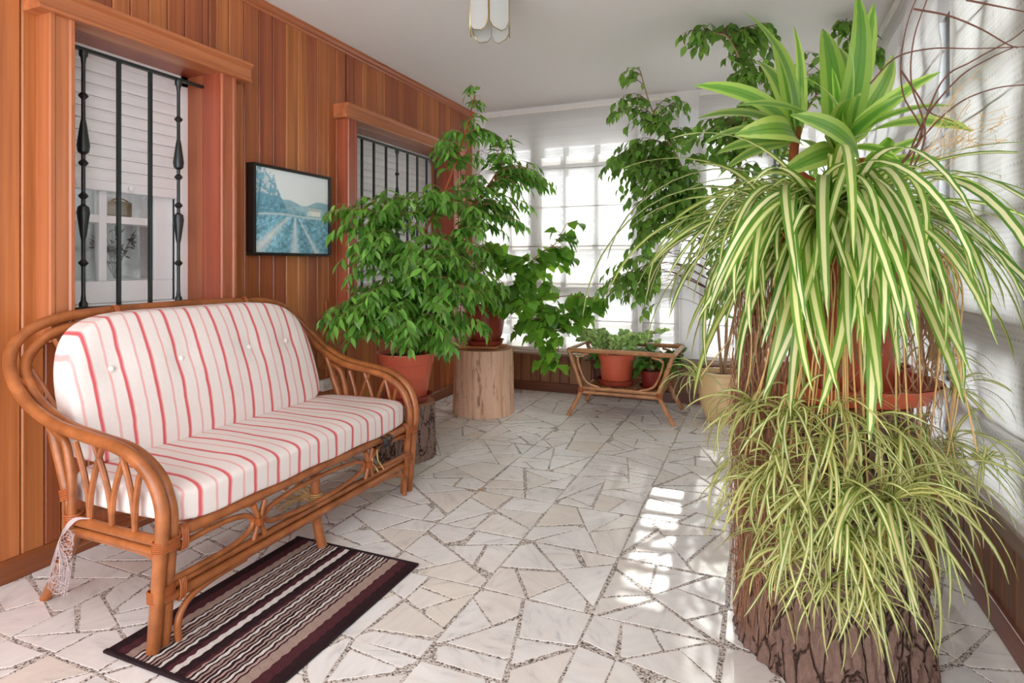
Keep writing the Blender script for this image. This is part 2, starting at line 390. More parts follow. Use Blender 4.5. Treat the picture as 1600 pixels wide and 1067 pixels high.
# ------------------------------------------------------------------ structure: floor
def clip(poly, p, n):
    """keeps the part of a convex polygon where (q-p).n >= 0"""
    out = []
    for i in range(len(poly)):
        a, b = poly[i], poly[(i + 1) % len(poly)]
        da = (a[0] - p[0]) * n[0] + (a[1] - p[1]) * n[1]; db = (b[0] - p[0]) * n[0] + (b[1] - p[1]) * n[1]
        if da >= 0: out.append(a)
        if da * db < 0:
            k = da / (da - db); out.append((a[0] + (b[0] - a[0]) * k, a[1] + (b[1] - a[1]) * k))
    return out
def area(p): return 0.5 * sum(p[i][0] * p[(i + 1) % len(p)][1] - p[(i + 1) % len(p)][0] * p[i][1] for i in range(len(p)))
def shards(x0, y0, s, R):
    ps = [[(x0, y0), (x0 + s, y0), (x0 + s, y0 + s), (x0, y0 + s)]]
    n = R.choice((6, 7, 7, 8, 8, 9, 10)); tries = 0
    while len(ps) < n and tries < 60:
        tries += 1
        ps.sort(key=area, reverse=True)
        i = 0 if R.random() < 0.72 else min(len(ps) - 1, 1)
        P = ps[i]
        cx = sum(q[0] for q in P) / len(P); cy = sum(q[1] for q in P) / len(P)
        # long axis
        best = max(((P[a], P[b]) for a in range(len(P)) for b in range(a)), key=lambda e: (e[0][0] - e[1][0]) ** 2 + (e[0][1] - e[1][1]) ** 2)
        ang = math.atan2(best[0][1] - best[1][1], best[0][0] - best[1][0]) + R.uniform(-0.75, 0.75)
        c = (cx + R.uniform(-.16, .16) * s * .5, cy + R.uniform(-.16, .16) * s * .5); nn = (math.cos(ang), math.sin(ang))
        A = clip(P, c, nn); B = clip(P, c, (-nn[0], -nn[1]))
        if len(A) > 2 and len(B) > 2 and min(area(A), area(B)) > 0.0035: ps.pop(i); ps += [A, B]
    out = []
    for P in ps:
        Q = P
        for i in range(len(P)):
            a, b = P[i], P[(i + 1) % len(P)]; d = (b[0] - a[0], b[1] - a[1]); L = math.hypot(*d)
            if L < 1e-5: continue
            n_ = (-d[1] / L, d[0] / L); g = R.choice((.003, .004, .005, .006, .0075, .010)); t_ = R.uniform(-0.045, 0.045)
            n2 = (n_[0] * math.cos(t_) - n_[1] * math.sin(t_), n_[0] * math.sin(t_) + n_[1] * math.cos(t_))
            m = ((a[0] + b[0]) / 2 + n_[0] * g, (a[1] + b[1]) / 2 + n_[1] * g); Q = clip(Q, m, n2)
            if len(Q) < 3: break
        if len(Q) >= 3 and R.random() < 0.55:
            k = R.randrange(len(Q)); v = Q[k]; cx = sum(q[0] for q in Q) / len(Q); cy = sum(q[1] for q in Q) / len(Q)
            d = (cx - v[0], cy - v[1]); L = math.hypot(*d) + 1e-6; d = (d[0] / L, d[1] / L); g = R.uniform(0.008, 0.028); t_ = R.uniform(-.6, .6)
            Q = clip(Q, (v[0] + d[0] * g, v[1] + d[1] * g), (d[0] * math.cos(t_) - d[1] * math.sin(t_), d[0] * math.sin(t_) + d[1] * math.cos(t_)))
        if len(Q) >= 3 and area(Q) > 0.0012: out.append(Q)
    return out
floor = MB().box(XL - 0.05, XR + 0.06, YB, YF + 0.1, -0.12, 0.0).build('floor', CEMENT, smooth=False)
floor['kind'] = 'structure'
R = rng(5); allp = []
TS = 0.405
for i in range(9):
    for j in range(17):
        x0 = XL - 0.02 + i * TS; y0 = YB - 0.05 + j * TS
        for Q in shards(x0, y0, TS, R):
            Q = [(min(max(a, XL - 0.01), XR), min(max(b, YB), YF)) for a, b in Q]
            if area(Q) > 0.0012: allp.append(Q)
def stone_mb(mb, Q):
    h, e = 0.0010, 0.0015
    cx = sum(q[0] for q in Q) / len(Q); cy = sum(q[1] for q in Q) / len(Q); n = len(Q)
    vs = [(a, b, 0.0) for a, b in Q] + [(a + (cx - a) * 0.004, b + (cy - b) * 0.004, h) for a, b in Q]
    mb.add(vs, [(i, (i + 1) % n, n + (i + 1) % n, n + i) for i in range(n)] + [tuple(range(n, 2 * n))])
def in_view(Q):
    cx = sum(q[0] for q in Q) / len(Q); cy = sum(q[1] for q in Q) / len(Q); p = pix((cx, cy, 0))
    return area(Q) / p[2] ** 3 if (p[2] > .3 and -20 < p[0] < 1620 and p[1] < 1090) else 0
allp.sort(key=in_view, reverse=True)
for Q in allp[:300]:
    mb = MB(); stone_mb(mb, Q); mb.build('stone', MARBLE, floor, smooth=False)
mb = MB()
for Q in allp[300:]: stone_mb(mb, Q)
mb.build('paving_stones', MARBLE, floor, smooth=False, kind='stuff')

# ------------------------------------------------------------------ structure: ceiling, walls
MB().box(XL - 0.3, XR + 0.12, YB, YF + 0.12, H, H + 0.12).build('ceiling', PLASTER, smooth=False)['kind'] = 'structure'
ZT, ZB_ = 2.095, 0.945                       # head and foot of the window openings
WIN1 = (1.45, 2.12); WIN2 = (3.18, 4.52)
BX0, BX1 = -2.80, -2.53
wl = MB()
wl.box(BX0, BX1, YB, YF + 0.1, 0, ZB_); wl.box(BX0, BX1, YB, YF + 0.1, ZT, H)
for a, b in ((YB, WIN1[0]), (WIN1[1], WIN2[0]), (WIN2[1], YF + 0.1)): wl.box(BX0, BX1, a, b, ZB_, ZT)
wall_left = tag(wl.build('wall_left', BACKING, smooth=False), kind='structure')
R = rng(11)
def plank_mb(ax, a0, a1, z0, z1, face, back, sgn, gap=0.0012, ch=0.005):
    """upright board with eased edges; ax 1: on a wall of constant x; ax 0: on a wall of constant y"""
    a0 += gap; a1 -= gap
    prof = [(back, a0), (face - sgn * ch, a0), (face, a0 + ch), (face, a1 - ch), (face - sgn * ch, a1), (back, a1)]
    mb = MB()
    if ax == 1: mb.prism(prof, 2, z0, z1)
    else: mb.prism([(q, p) for p, q in prof], 2, z0, z1)
    return mb
y = YB
while y < YF - 0.02:
    w = R.choice((0.078, 0.084, 0.09, 0.096, 0.1, 0.1))
    y1 = min(y + w, YF)
    if YF - y1 < 0.04: y1 = YF
    cuts = [(y, y1)]
    for a, b in (WIN1, WIN2):                # boards stop at the openings
        nc = []
        for c0, c1 in cuts:
            pts = sorted({c0, c1} | {q for q in (a, b) if c0 < q < c1}); nc += list(zip(pts[:-1], pts[1:]))
        cuts = nc
    for c0, c1 in cuts:
        if c1 - c0 < 0.012: continue
        m_ = (c0 + c1) / 2; fz = XL + R.uniform(-0.0012, 0.0012)
        if any(a < m_ < b for a, b in (WIN1, WIN2)): rows = ((0.075, ZB_), (ZT, H - 0.005))
        else: rows = ((0.075, H - 0.005),)
        for z0, z1 in rows: plank_mb(1, c0, c1, z0, z1, fz, BX1, 1).build('plank', PLANK, wall_left, smooth=False)
    y = y1
MB().prism([(-2.53, 0), (-2.493, 0), (-2.493, 0.07), (-2.503, 0.082), (-2.53, 0.082)], 1, YB, YF).build('baseboard_left', SKIRT, smooth=False)['kind'] = 'structure'
# cove moulding under the ceiling  (x,z polygon along y)
MB().prism([(-2.53, H - 0.045), (-2.505, H - 0.045), (-2.498, H - 0.034), (-2.488, H - 0.028), (-2.478, H - 0.012), (-2.470, H - 0.008), (-2.470, H), (-2.53, H)], 1, YB, YF).build('trim_1', CASING_Y, smooth=False)['kind'] = 'structure'

# ---- left windows: casing, roller shutter, sash
def left_window(name, y0, y1, shut_z, nlab):
    w = empty(name, (-2.5, (y0 + y1) / 2, ZB_), kind='structure')
    fx = -2.425
    for s, e in ((-1, y0), (1, y1)):
        a, b = (e - 0.09, e) if s < 0 else (e, e + 0.09)
        # casing post with a bead at each edge
        pr = [(-2.51, a), (fx - 0.008, a), (fx, a + 0.004), (fx, a + 0.016), (fx - 0.006, a + 0.022), (fx - 0.006, b - 0.022), (fx, b - 0.016), (fx, b - 0.004), (fx - 0.008, b), (-2.51, b)]
        MB().prism(pr, 2, 0.86, 2.10).build('casing_post', CASING, w, smooth=False)
        for x0, x1 in ((-2.665, -2.553), (-2.551, fx - 0.012)):
            q = MB(); (q.box(x0, x1, e - 0.004, e + 0.008, ZB_, ZT) if s > 0 else q.box(x0, x1, e - 0.008, e + 0.004, ZB_, ZT)); q.build('reveal_board', REVEAL, w, smooth=False)
    for x0, x1 in ((-2.665, -2.553), (-2.551, fx - 0.012)):
        MB().box(x0, x1, y0, y1, ZT - 0.008, ZT + 0.006).build('head_board', REVEAL, w, smooth=False)
    lf = -2.405
    a, b = y0 - 0.135, y1 + 0.165
    MB().prism([(-2.51, 2.085), (lf, 2.085), (lf + .004, 2.089), (lf + .004, 2.096), (lf - 0.004, 2.102), (lf - 0.004, 2.150), (lf + 0.006, 2.156), (lf + 0.014, 2.162), (lf + 0.014, 2.176), (-2.51, 2.176)], 1, a, b).build('lintel', CASING_Y, w, smooth=False)
    MB().box(-2.665, -2.50, y0, y1, ZB_ - 0.02, ZB_ + 0.006).build('sill_board', PVC, w, smooth=False)
    # white outer frame
    q = MB()
    q.box(-2.70, -2.655, y0, y0 + 0.035, ZB_, ZT); q.box(-2.70, -2.655, y1 - 0.045, y1, ZB_, ZT); q.box(-2.70, -2.655, y0, y1, ZT - 0.06, ZT); q.box(-2.70, -2.655, y0, y1, ZB_, ZB_ + 0.03)
    q.build('frame', PVC, w, smooth=False, bevel=0.003)
    z = shut_z + 0.045
    MB().box(-2.690, -2.668, y0 + 0.035, y1 - 0.045, shut_z, z).build('shutter_bottom_bar', PVC, w, smooth=False, bevel=0.004)
    pitch = 0.052
    while z < ZT - 0.06:
        z1 = min(z + pitch, ZT - 0.055)
        pr = [(-2.690, z), (-2.6735, z + 0.001), (-2.670, z + pitch * .3), (-2.670, z + pitch * .7), (-2.6735, z1 - 0.0015), (-2.690, z1)]
        MB().prism(pr, 1, y0 + 0.035, y1 - 0.045).build('shutter_slat', PVC, w, smooth=False)
        z = z1
    return w
w1 = left_window('window_1', *WIN1, 1.475, '')
for yy in (1.60, 1.83):
    MB().lathe([(0.0, 0), (0.012, 0), (0.014, 0.004), (0.010, 0.012), (0.0, 0.014)], 0, 0, 14)
    q = MB(); q.tube([(-2.668, yy, 1.497), (-2.655, yy, 1.497), (-2.650, yy, 1.497)], [0.012, 0.015, 0.008], 12); q.build('shutter_stop', PVC, w1)
# the sash under the half-raised shutter
q = MB(); ya, yb = WIN1[0] + 0.035, WIN1[1] - 0.045; sx0, sx1 = -2.745, -2.703
q.box(sx0, sx1, ya, yb, ZB_ + 0.03, 1.075); q.box(sx0, sx1, yb - 0.10, yb, 1.075, 1.55); q.box(sx0, sx1, ya, ya + 0.05, 1.075, 1.55); q.box(sx0, sx1, ya, yb, 1.55, 1.62)
q.build('sash', PVC, w1, smooth=False, bevel=0.004)
for z0_, z1_, a_, b_ in ((1.075, 1.55, 1.715, 1.75), (1.335, 1.37, ya + 0.05, yb - 0.10)):  # white bars modelled in place of the opposite window's reflection
    MB().box(sx0 + 0.005 + .002 * (z1_ - z0_ < .1), sx1 - 0.004 - .002 * (z1_ - z0_ < .1), a_, b_, z0_, z1_).build('glazing_bar', PVC, w1, smooth=False, bevel=0.003)
MB().box(-2.706, -2.700, yb - 0.006, yb, ZB_ + 0.03, 1.475).build('gasket', RUBBER, w1, smooth=False)
MB().box(-2.728, -2.724, ya + 0.05, yb - 0.10, 1.075, 1.55).build('pane', GLASS, w1, smooth=False)
def mk_lace():
    t = NT('grey_lace_curtain'); co = t.coords(); n = t.noise(t.coords((1, 60, 3)), 1, 3); n2 = t.noise(co, 42, 3, 0.7)
    c = t.mix(n, lin((186, 184, 184)), lin((222, 220, 220))); c = t.mix(t.ramp(n2, [(0.62, (0, 0, 0)), (0.66, (1, 1, 1))]), c, lin((226, 224, 224)))
    return t.base(c, 0.9, 0.1)
LACE = mk_lace()
cv = []; cf = []
for i in range(41):
    yy = 1.40 + 0.75 * i / 40; xx = -2.83 + 0.012 * math.sin(i * 1.1)
    cv += [(xx, yy, 0.9), (xx, yy, 1.7)]
for i in range(40): cf.append((2 * i, 2 * i + 2, 2 * i + 3, 2 * i + 1))
q = MB(); q.add(cv, cf); lace = tag(q.build('lace_curtain', LACE), 'grey sheer lace curtain behind the pane of the near house window', 'curtain')
rd = rng(3); q = MB()
base = Vector((-2.79, 1.84, 1.08)); spr = empty('print_sprigs', base, 'dark sprigs modelled for the leaf print on the curtain behind the near window pane', 'curtain print')  # sprig shapes stand in for the curtain's printed leaves
for k in range(9):
    a = rd.uniform(-1.0, 1.0); tip = base + Vector((0.01, 0.13 * a, 0.24 - 0.1 * abs(a) * rd.random())); q.tube(cr([base, (base + tip) / 2 + Vector((0, 0, .02)), tip], 4), 0.0012, 4)
    for j in range(9):
        p = base.lerp(tip, rd.uniform(.35, 1)) + Vector((0.003, rd.uniform(-.02, .02), rd.uniform(-.015, .015)))
        d = Vector((0, rd.uniform(-1, 1), rd.uniform(-.3, 1))).normalized() * 0.014
        q.tube([p - d, p, p + d], [0.001, 0.0045, 0.001], 5)
q.build('sprig', m_plain('print_sprig_brown', (84, 70, 66), 0.8), spr, kind='stuff')
bk = empty('wicker_box', (-2.785, 1.86, 1.372), 'small brown wicker box behind the upper pane of the near window', 'box')
q = MB(); q.box(-2.81, -2.76, 1.815, 1.905, 1.372, 1.445); q.build('box_body', m_plain('brown_wicker', (150, 124, 100), 0.8, 0.2, 0, 200, 0.5, 0.5), bk, smooth=False, bevel=0.008)
q = MB(); q.tube([(-2.785, 1.86 + 0.04 * math.cos(a), 1.44 + 0.02 * math.sin(a)) for a in np.linspace(0, PI, 9)], 0.004, 6); q.build('box_handle', TWIGM, bk)
# inner shelf so the box and the sprigs stand on something
MB().box(-2.822, -2.748, 1.40, 2.2, 1.335, 1.372).build('inner_shelf', PVC, w1, smooth=False)
MB().box(-2.822, -2.748, 1.40, 2.2, 1.04, 1.08).build('inner_ledge', PVC, w1, smooth=False)
w2 = left_window('window_2', *WIN2, 0.975, '')

# ---- iron grilles
def grille(y0, y1, ys, fancy, label):
    g = empty('window_grille', (-2.55, (y0 + y1) / 2, 0.96), label, 'grille')
    X = -2.553
    for z in (0.968, 2.03):
        MB().box(X - 0.011, X + 0.011, y0 + 0.002, y1 - 0.001, z - 0.007, z + 0.007).build('rail', IRON, g, smooth=False, bevel=0.002)
    for i, yy in enumerate(ys):
        if i in fancy:
            pr = [(0.016, 0.976), (0.016, 0.990), (0.010, 1.0), (0.0075, 1.03)]
            def knob(z): return [(0.0075, z - .014), (0.015, z - .006), (0.0185, z), (0.015, z + .006), (0.0075, z + .014)]
            pr += knob(1.155) + [(0.0078, 1.25), (0.010, 1.26), (0.0125, 1.275), (0.0235, 1.36), (0.020, 1.385), (0.008, 1.395)] + knob(1.43)
            pr += knob(1.565) + [(0.008, 1.60), (0.020, 1.61), (0.0235, 1.635), (0.0125, 1.72), (0.010, 1.735), (0.0078, 1.745)] + knob(1.84)
            pr += [(0.0075, 1.97), (0.010, 1.995), (0.016, 2.005), (0.016, 2.023)]
            MB().lathe(pr, X, yy, 14).build('baluster', IRON, g)
        else:
            MB().box(X - 0.0075, X + 0.0075, yy - 0.0075, yy + 0.0075, 0.975, 2.023).build('bar', IRON, g, smooth=False, bevel=0.0015)
    return g
grille(*WIN1, [1.555, 1.70, 1.843, 1.985], (0, 3), 'dark green iron grille with four bars before the near house window, above the sofa')
grille(*WIN2, [3.255, 3.396, 3.535, 3.685, 3.83, 3.975, 4.12, 4.265, 4.41], (4,), 'dark iron grille before the second house window, half hidden by the weeping fig')

# ---- far and right walls: wainscot, sill, piers, window frames
wall_far = tag(MB().box(XL - 0.3, XR + 0.12, YF + 0.02, YF + 0.12, 0, 0.36).box(XL - 0.3, -2.43, YF - 0.02, YF + 0.12, 0.36, H).box(XL - 0.3, XR + 0.12, YF + 0.0, YF + 0.12, 2.44, H).build('wall_far', PLASTER, smooth=False), kind='structure')
wall_right = tag(MB().box(XR + 0.02, XR + 0.12, YB, YF + 0.02, 0, 0.36).box(XR + 0.0, XR + 0.12, YB, YF + 0.02, 2.44, H).build('wall_right', PLASTER, smooth=False), kind='structure')
x = XL + 0.02
R = rng(21)
while x < XR - 0.01:
    x1 = min(x + R.choice((0.088, 0.094, 0.1)), XR)
    plank_mb(0, x, x1, 0.08, 0.345, YF + R.uniform(-.001, .001), YF + 0.02, -1, 0.002, 0.006).build('plank', WAINS, wall_far, smooth=False); x = x1
y = YB
while y < YF - 0.01:
    y1 = min(y + R.choice((0.09, 0.095, 0.1)), YF)
    plank_mb(1, y, y1, 0.08, 0.345, XR + R.uniform(-.001, .001), XR + 0.02, -1, 0.002, 0.006).build('plank', WAINS, wall_right, smooth=False); y = y1
MB().box(XL + 0.02, XR, YF - 0.016, YF + 0.02, 0, 0.085).build('baseboard_far', SKIRT_X, smooth=False, bevel=0.004)['kind'] = 'structure'
MB().box(XR - 0.016, XR + 0.02, YB, YF - 0.016, 0, 0.085).build('baseboard_right', SKIRT, smooth=False, bevel=0.004)['kind'] = 'structure'
MB().prism([(YF + 0.12, 0.36), (YF - 0.03, 0.36), (YF - 0.045, 0.35), (YF - 0.045, 0.335), (YF + 0.0, 0.335), (YF + 0.0, 0.345), (YF + 0.12, 0.345)][::-1], 0, XL + 0.02, XR + 0.1).build('trim_2', WAINS_X, smooth=False)['kind'] = 'structure'
MB().prism([(XR + 0.12, 0.385), (XR + 0.012, 0.385), (XR - 0.02, 0.375), (XR - 0.02, 0.325), (XR, 0.325), (XR, 0.345), (XR + 0.12, 0.345)][::-1], 1, YB, YF - 0.045).build('trim_3', WAINS_T, smooth=False)['kind'] = 'structure'

def glazed(name, ax, pos, a0, a1, posts, bars, rails, solid=()):
    """white window wall: posts and bars (centre, width) upright, rails (centre, height) across"""
    w = empty(name, (pos, (a0 + a1) / 2, 0.36) if ax == 1 else ((a0 + a1) / 2, pos, 0.36), kind='structure')
    def bx(p0, p1, z0, z1, d0, d1, nm, m=PVC):
        q = MB(); (q.box(pos + d0, pos + d1, p0, p1, z0, z1) if ax == 1 else q.box(p0, p1, pos + d0, pos + d1, z0, z1)); return q.build(nm, m, w, smooth=False)
    for c, wd in posts: bx(c - wd / 2, c + wd / 2, 0.365, 2.44, -0.01, 0.06, 'post')
    for c, wd in bars: bx(c - wd / 2, c + wd / 2, 0.365, 2.20, 0.005, 0.035, 'glazing_bar')
    for c, hh in rails: bx(a0, a1, c - hh / 2, c + hh / 2, 0.0, 0.045, 'transom')
    bx(a0, a1, 2.22, 2.44, 0.055, 0.12, 'shutter_box')
    bx(a0, a1, 0.365, 0.43, -0.005, 0.055, 'bottom_rail')
    for s in solid: bx(*s, 0.008, 0.03, 'sun_block_panel')
    bx(a0, a1, 0.43, 2.20, 0.018, 0.022, 'pane', GLASS)
    return w
# far wall: two casements, a narrow light with added sun-blocking panels, and a third casement
FY = YF + 0.03
glazed('window_3', 0, FY, -2.43, -1.0, [(-2.40, .06), (-1.87, .13), (-.925, .15)], [(-2.12, .05), (-1.60, .05), (-1.31, .05)], [(0.61, .04), (0.93, .13), (1.30, .05), (2.04, .08)])
glazed('window_4', 0, FY, -0.945, -0.60, [(-.625, .05)], [(-.79, .05)], [(0.61, .04), (0.93, .13), (1.30, .05), (2.04, .08)])
glazed('window_5', 0, FY, -0.60, -0.445, [], [], [(1.14, .03), (1.24, .02), (1.345, .02), (1.45, .02), (1.55, .02), (1.65, .02), (1.745, .02), (1.81, .03)], [(-.60, -.445, .43, 1.14), (-.60, -.445, 1.80, 2.2)])  # hidden solid panels and close transoms, added to cut the sunbeam into rungs
glazed('window_6', 0, FY, -0.445, 0.66, [(-.42, .05), (.12, .11), (.66, .08)], [(-.15, .05), (.38, .05)], [(0.61, .04), (0.93, .13), (1.30, .05), (2.04, .08)])
RX = XR + 0.012
for k, (a, b) in enumerate(((2.74, 5.0), (0.55, 2.74), (-1.3, 0.55))):
    L = b - a
    wk = glazed('window_%d' % (7 + k), 1, RX, a, b, [(a + .05, .10), (a + L / 3, .10), (a + 2 * L / 3, .10), (b - .05, .10)], [(a + L * (i + .5) / 3, .06) for i in range(3)], [(0.62, .06), (0.93, .13), (1.30, .05), (1.80, .065)])
q = MB(); q.box(XR - 0.012, XR + 0.004, 2.725, 2.755, 1.60, 1.68); q.tube(cr([(XR + .0, 2.74, 1.66), (XR - .025, 2.74, 1.665), (XR - .032, 2.74, 1.64), (XR - .032, 2.74, 1.56)], 4), 0.009, 8); q.build('handle', PVC, bpy.data.objects['window_7'])

# ------------------------------------------------------------------ roman blinds
def blind(ax, pos, a0, a1, z0, z1, label, group=None, rods=(2.0, 1.66, 1.31, 0.98, 0.66), seed=0):
    r = rng(seed); b = empty('roman_blind', (pos, (a0 + a1) / 2, z0) if ax == 1 else ((a0 + a1) / 2, pos, z0), label, 'blind', group)
    NU, NZ = max(8, int((a1 - a0) / 0.05)), 70; vs = []; uvs = []
    og = ORG[b.name]; ph = r.uniform(0, 6)
    for j in range(NZ + 1):
        z = z0 + (z1 - z0) * j / NZ
        dz = min([abs(z - q) for q in rods] + [z1 - z, z - z0, 0.3]); pil = 0.014 * min(1, dz / 0.12)
        for i in range(NU + 1):
            a = a0 + (a1 - a0) * i / NU
            d = -pil - 0.004 * math.sin(a * 9 + ph + z * 2) - 0.002 * math.sin(a * 31 + ph)
            p = (pos + d, a, z) if ax == 1 else (a, pos + d, z)
            vs.append((p[0] - og.x, p[1] - og.y, p[2] - og.z)); uvs.append((a, z))
    fs = [(j * (NU + 1) + i, j * (NU + 1) + i + 1, (j + 1) * (NU + 1) + i + 1, (j + 1) * (NU + 1) + i) for j in range(NZ) for i in range(NU)]
    me = bpy.data.meshes.new('fabric'); me.from_pydata(vs, [], fs); me.materials.append(FABRIC_OPEN if ax == 1 else FABRIC)
    ul = me.uv_layers.new(name='UVMap'); idx = np.zeros(len(me.loops), int); me.loops.foreach_get('vertex_index', idx)
    ul.data.foreach_set('uv', np.array(uvs)[idx].ravel().astype(np.float32)); me.polygons.foreach_set('use_smooth', [True] * len(me.polygons))
    link('fabric', me, b)
    for z in rods:
        if z0 + .05 < z < z1 - .05:
            q = MB(); e = ((pos + .004, a0, z), (pos + .004, a1, z)) if ax == 1 else ((a0, pos + .004, z), (a1, pos + .004, z)); q.tube(e, 0.0035, 6); q.build('rod', DOWEL, b)
    q = MB()
    (q.box(pos - .016, pos + .008, a0, a1, z1 - .035, z1) if ax == 1 else q.box(a0, a1, pos - .016, pos + .008, z1 - .035, z1)); q.build('head_rail', HEM, b, smooth=False, bevel=0.003)
    q = MB()
    (q.box(pos - .008, pos + .002, a0, a1, z0, z0 + .028) if ax == 1 else q.box(a0, a1, pos - .008, pos + .002, z0, z0 + .028)); q.build('hem', HEM, b, smooth=False, bevel=0.002)
    return b
FB = YF - 0.045
blind(0, FB, -2.36, -0.940, 0.375, 2.545, 'wide white sheer blind on the far wall, left of the narrow gap', seed=1)
blind(0, FB, -0.905, -0.605, 0.375, 2.545, 'narrow white sheer blind on the far wall, behind the tall fig', seed=2)
blind(0, FB, -0.445, 0.645, 0.375, 2.545, 'white sheer blind on the far wall, running to the right-hand corner', seed=3)
RB = XR - 0.022
blind(1, RB, 4.34, 4.98, 0.40, 2.545, 'white sheer blind on the right wall, next to the far corner', seed=4)
blind(1, RB, 2.82, 4.29, 0.40, 2.545, 'white sheer blind on the right wall, beyond the bright gap with the window handle', seed=5)
blind(1, RB, 0.5, 2.655, 0.40, 2.545, 'white sheer blind on the right wall, nearest the camera, beside the spider plant', seed=6)

# ------------------------------------------------------------------ ceiling lamp
lc = (-1.258, 2.725)
lamp = empty('ceiling_lamp', (*lc, H), 'brass edged lamp of frosted glass panels hanging from the white ceiling', 'lamp')
q = MB(); q.lathe([(0.0, H), (0.085, H), (0.085, H - .012), (0.06, H - .02), (0.03, H - .03), (0.028, H - .06), (0.0, H - .06)], *lc, 24); q.build('ceiling_plate', BRASS, lamp)
NP = 6
for k in range(NP):
    a = 2 * PI * (k + 0.35) / NP; n = Vector((math.cos(a), math.sin(a), 0)); s_ = Vector((-math.sin(a), math.cos(a), 0)); c = Vector((*lc, 0)) + n * 0.098
    hw = 0.052
    out = [(-hw, H - .05), (-hw, H - .235), (-hw * .62, H - .262), (hw * .25, H - .275), (hw * .66, H - .262), (hw, H - .225), (hw, H - .05)]
    vs = [c + s_ * x + UP * z + n * d for d in (-.003, .003) for x, z in out]; m_ = len(out)
    q = MB(); q.add(vs, [tuple(range(m_))[::-1], tuple(range(m_, 2 * m_))] + [(i, (i + 1) % m_, m_ + (i + 1) % m_, m_ + i) for i in range(m_)])
    p = q.build('glass_panel', FROST, lamp, smooth=False)
    q = MB(); q.tube([c + s_ * x + UP * z for x, z in out], 0.0028, 6); q.build('brass_edge', BRASS, p)
    q = MB(); q.tube([Vector((*lc, H - .055)), c + UP * (H - .055)], 0.004, 6); q.build('bracket', BRASS, lamp)

# ------------------------------------------------------------------ rattan settee
YC = 1.88
sofa = empty('rattan_settee', (-1.95, YC, 0), 'honey brown rattan settee with bent double poles against the plank wall', 'sofa')
def pole(pts, r, name, n=8, seg=10, closed=False, m=None, par=None):
    q = MB(); q.tube(cr(pts, n, closed), r, seg, closed); return q.build(name, m or RATTAN, par or sofa)
def mir(p): return (p[0], 2 * YC - p[1], p[2])
half = [(-1.642, 1.195, 0.0125), (-1.632, 1.195, 0.10), (-1.618, 1.195, 0.25), (-1.604, 1.195, 0.38), (-1.610, 1.194, 0.455), (-1.655, 1.19, 0.535), (-1.76, 1.185, 0.592), (-1.91, 1.18, 0.615), (-2.06, 1.172, 0.640), (-2.19, 1.165, 0.695), (-2.285, 1.17, 0.768), (-2.35, 1.195, 0.838), (-2.385, 1.25, 0.90), (-2.39, 1.34, 0.943), (-2.39, 1.50, 0.962)]
outer = half + [(-2.39, YC, 0.968)] + [mir(p) for p in half[:0:-1]] + [(-1.642, 2 * YC - 1.195, 0.003)]
pole(outer, 0.0195, 'top_rail', 7)
half2 = [(-1.648, 1.233, 0.0125), (-1.638, 1.233, 0.10), (-1.625, 1.233, 0.25), (-1.612, 1.233, 0.37), (-1.620, 1.231, 0.445), (-1.664, 1.228, 0.522), (-1.765, 1.224, 0.580), (-1.91, 1.218, 0.604), (-2.055, 1.210, 0.628), (-2.178, 1.204, 0.680), (-2.262, 1.207, 0.745), (-2.325, 1.228, 0.806), (-2.36, 1.278, 0.858), (-2.37, 1.355, 0.905), (-2.37, 1.51, 0.925)]
inner = half2 + [(-2.37, YC, 0.932)] + [mir(p) for p in half2[:0:-1]] + [(-1.648, 2 * YC - 1.231, 0.003)]
pole(inner, 0.0175, 'inner_rail', 7)
XF = -1.632
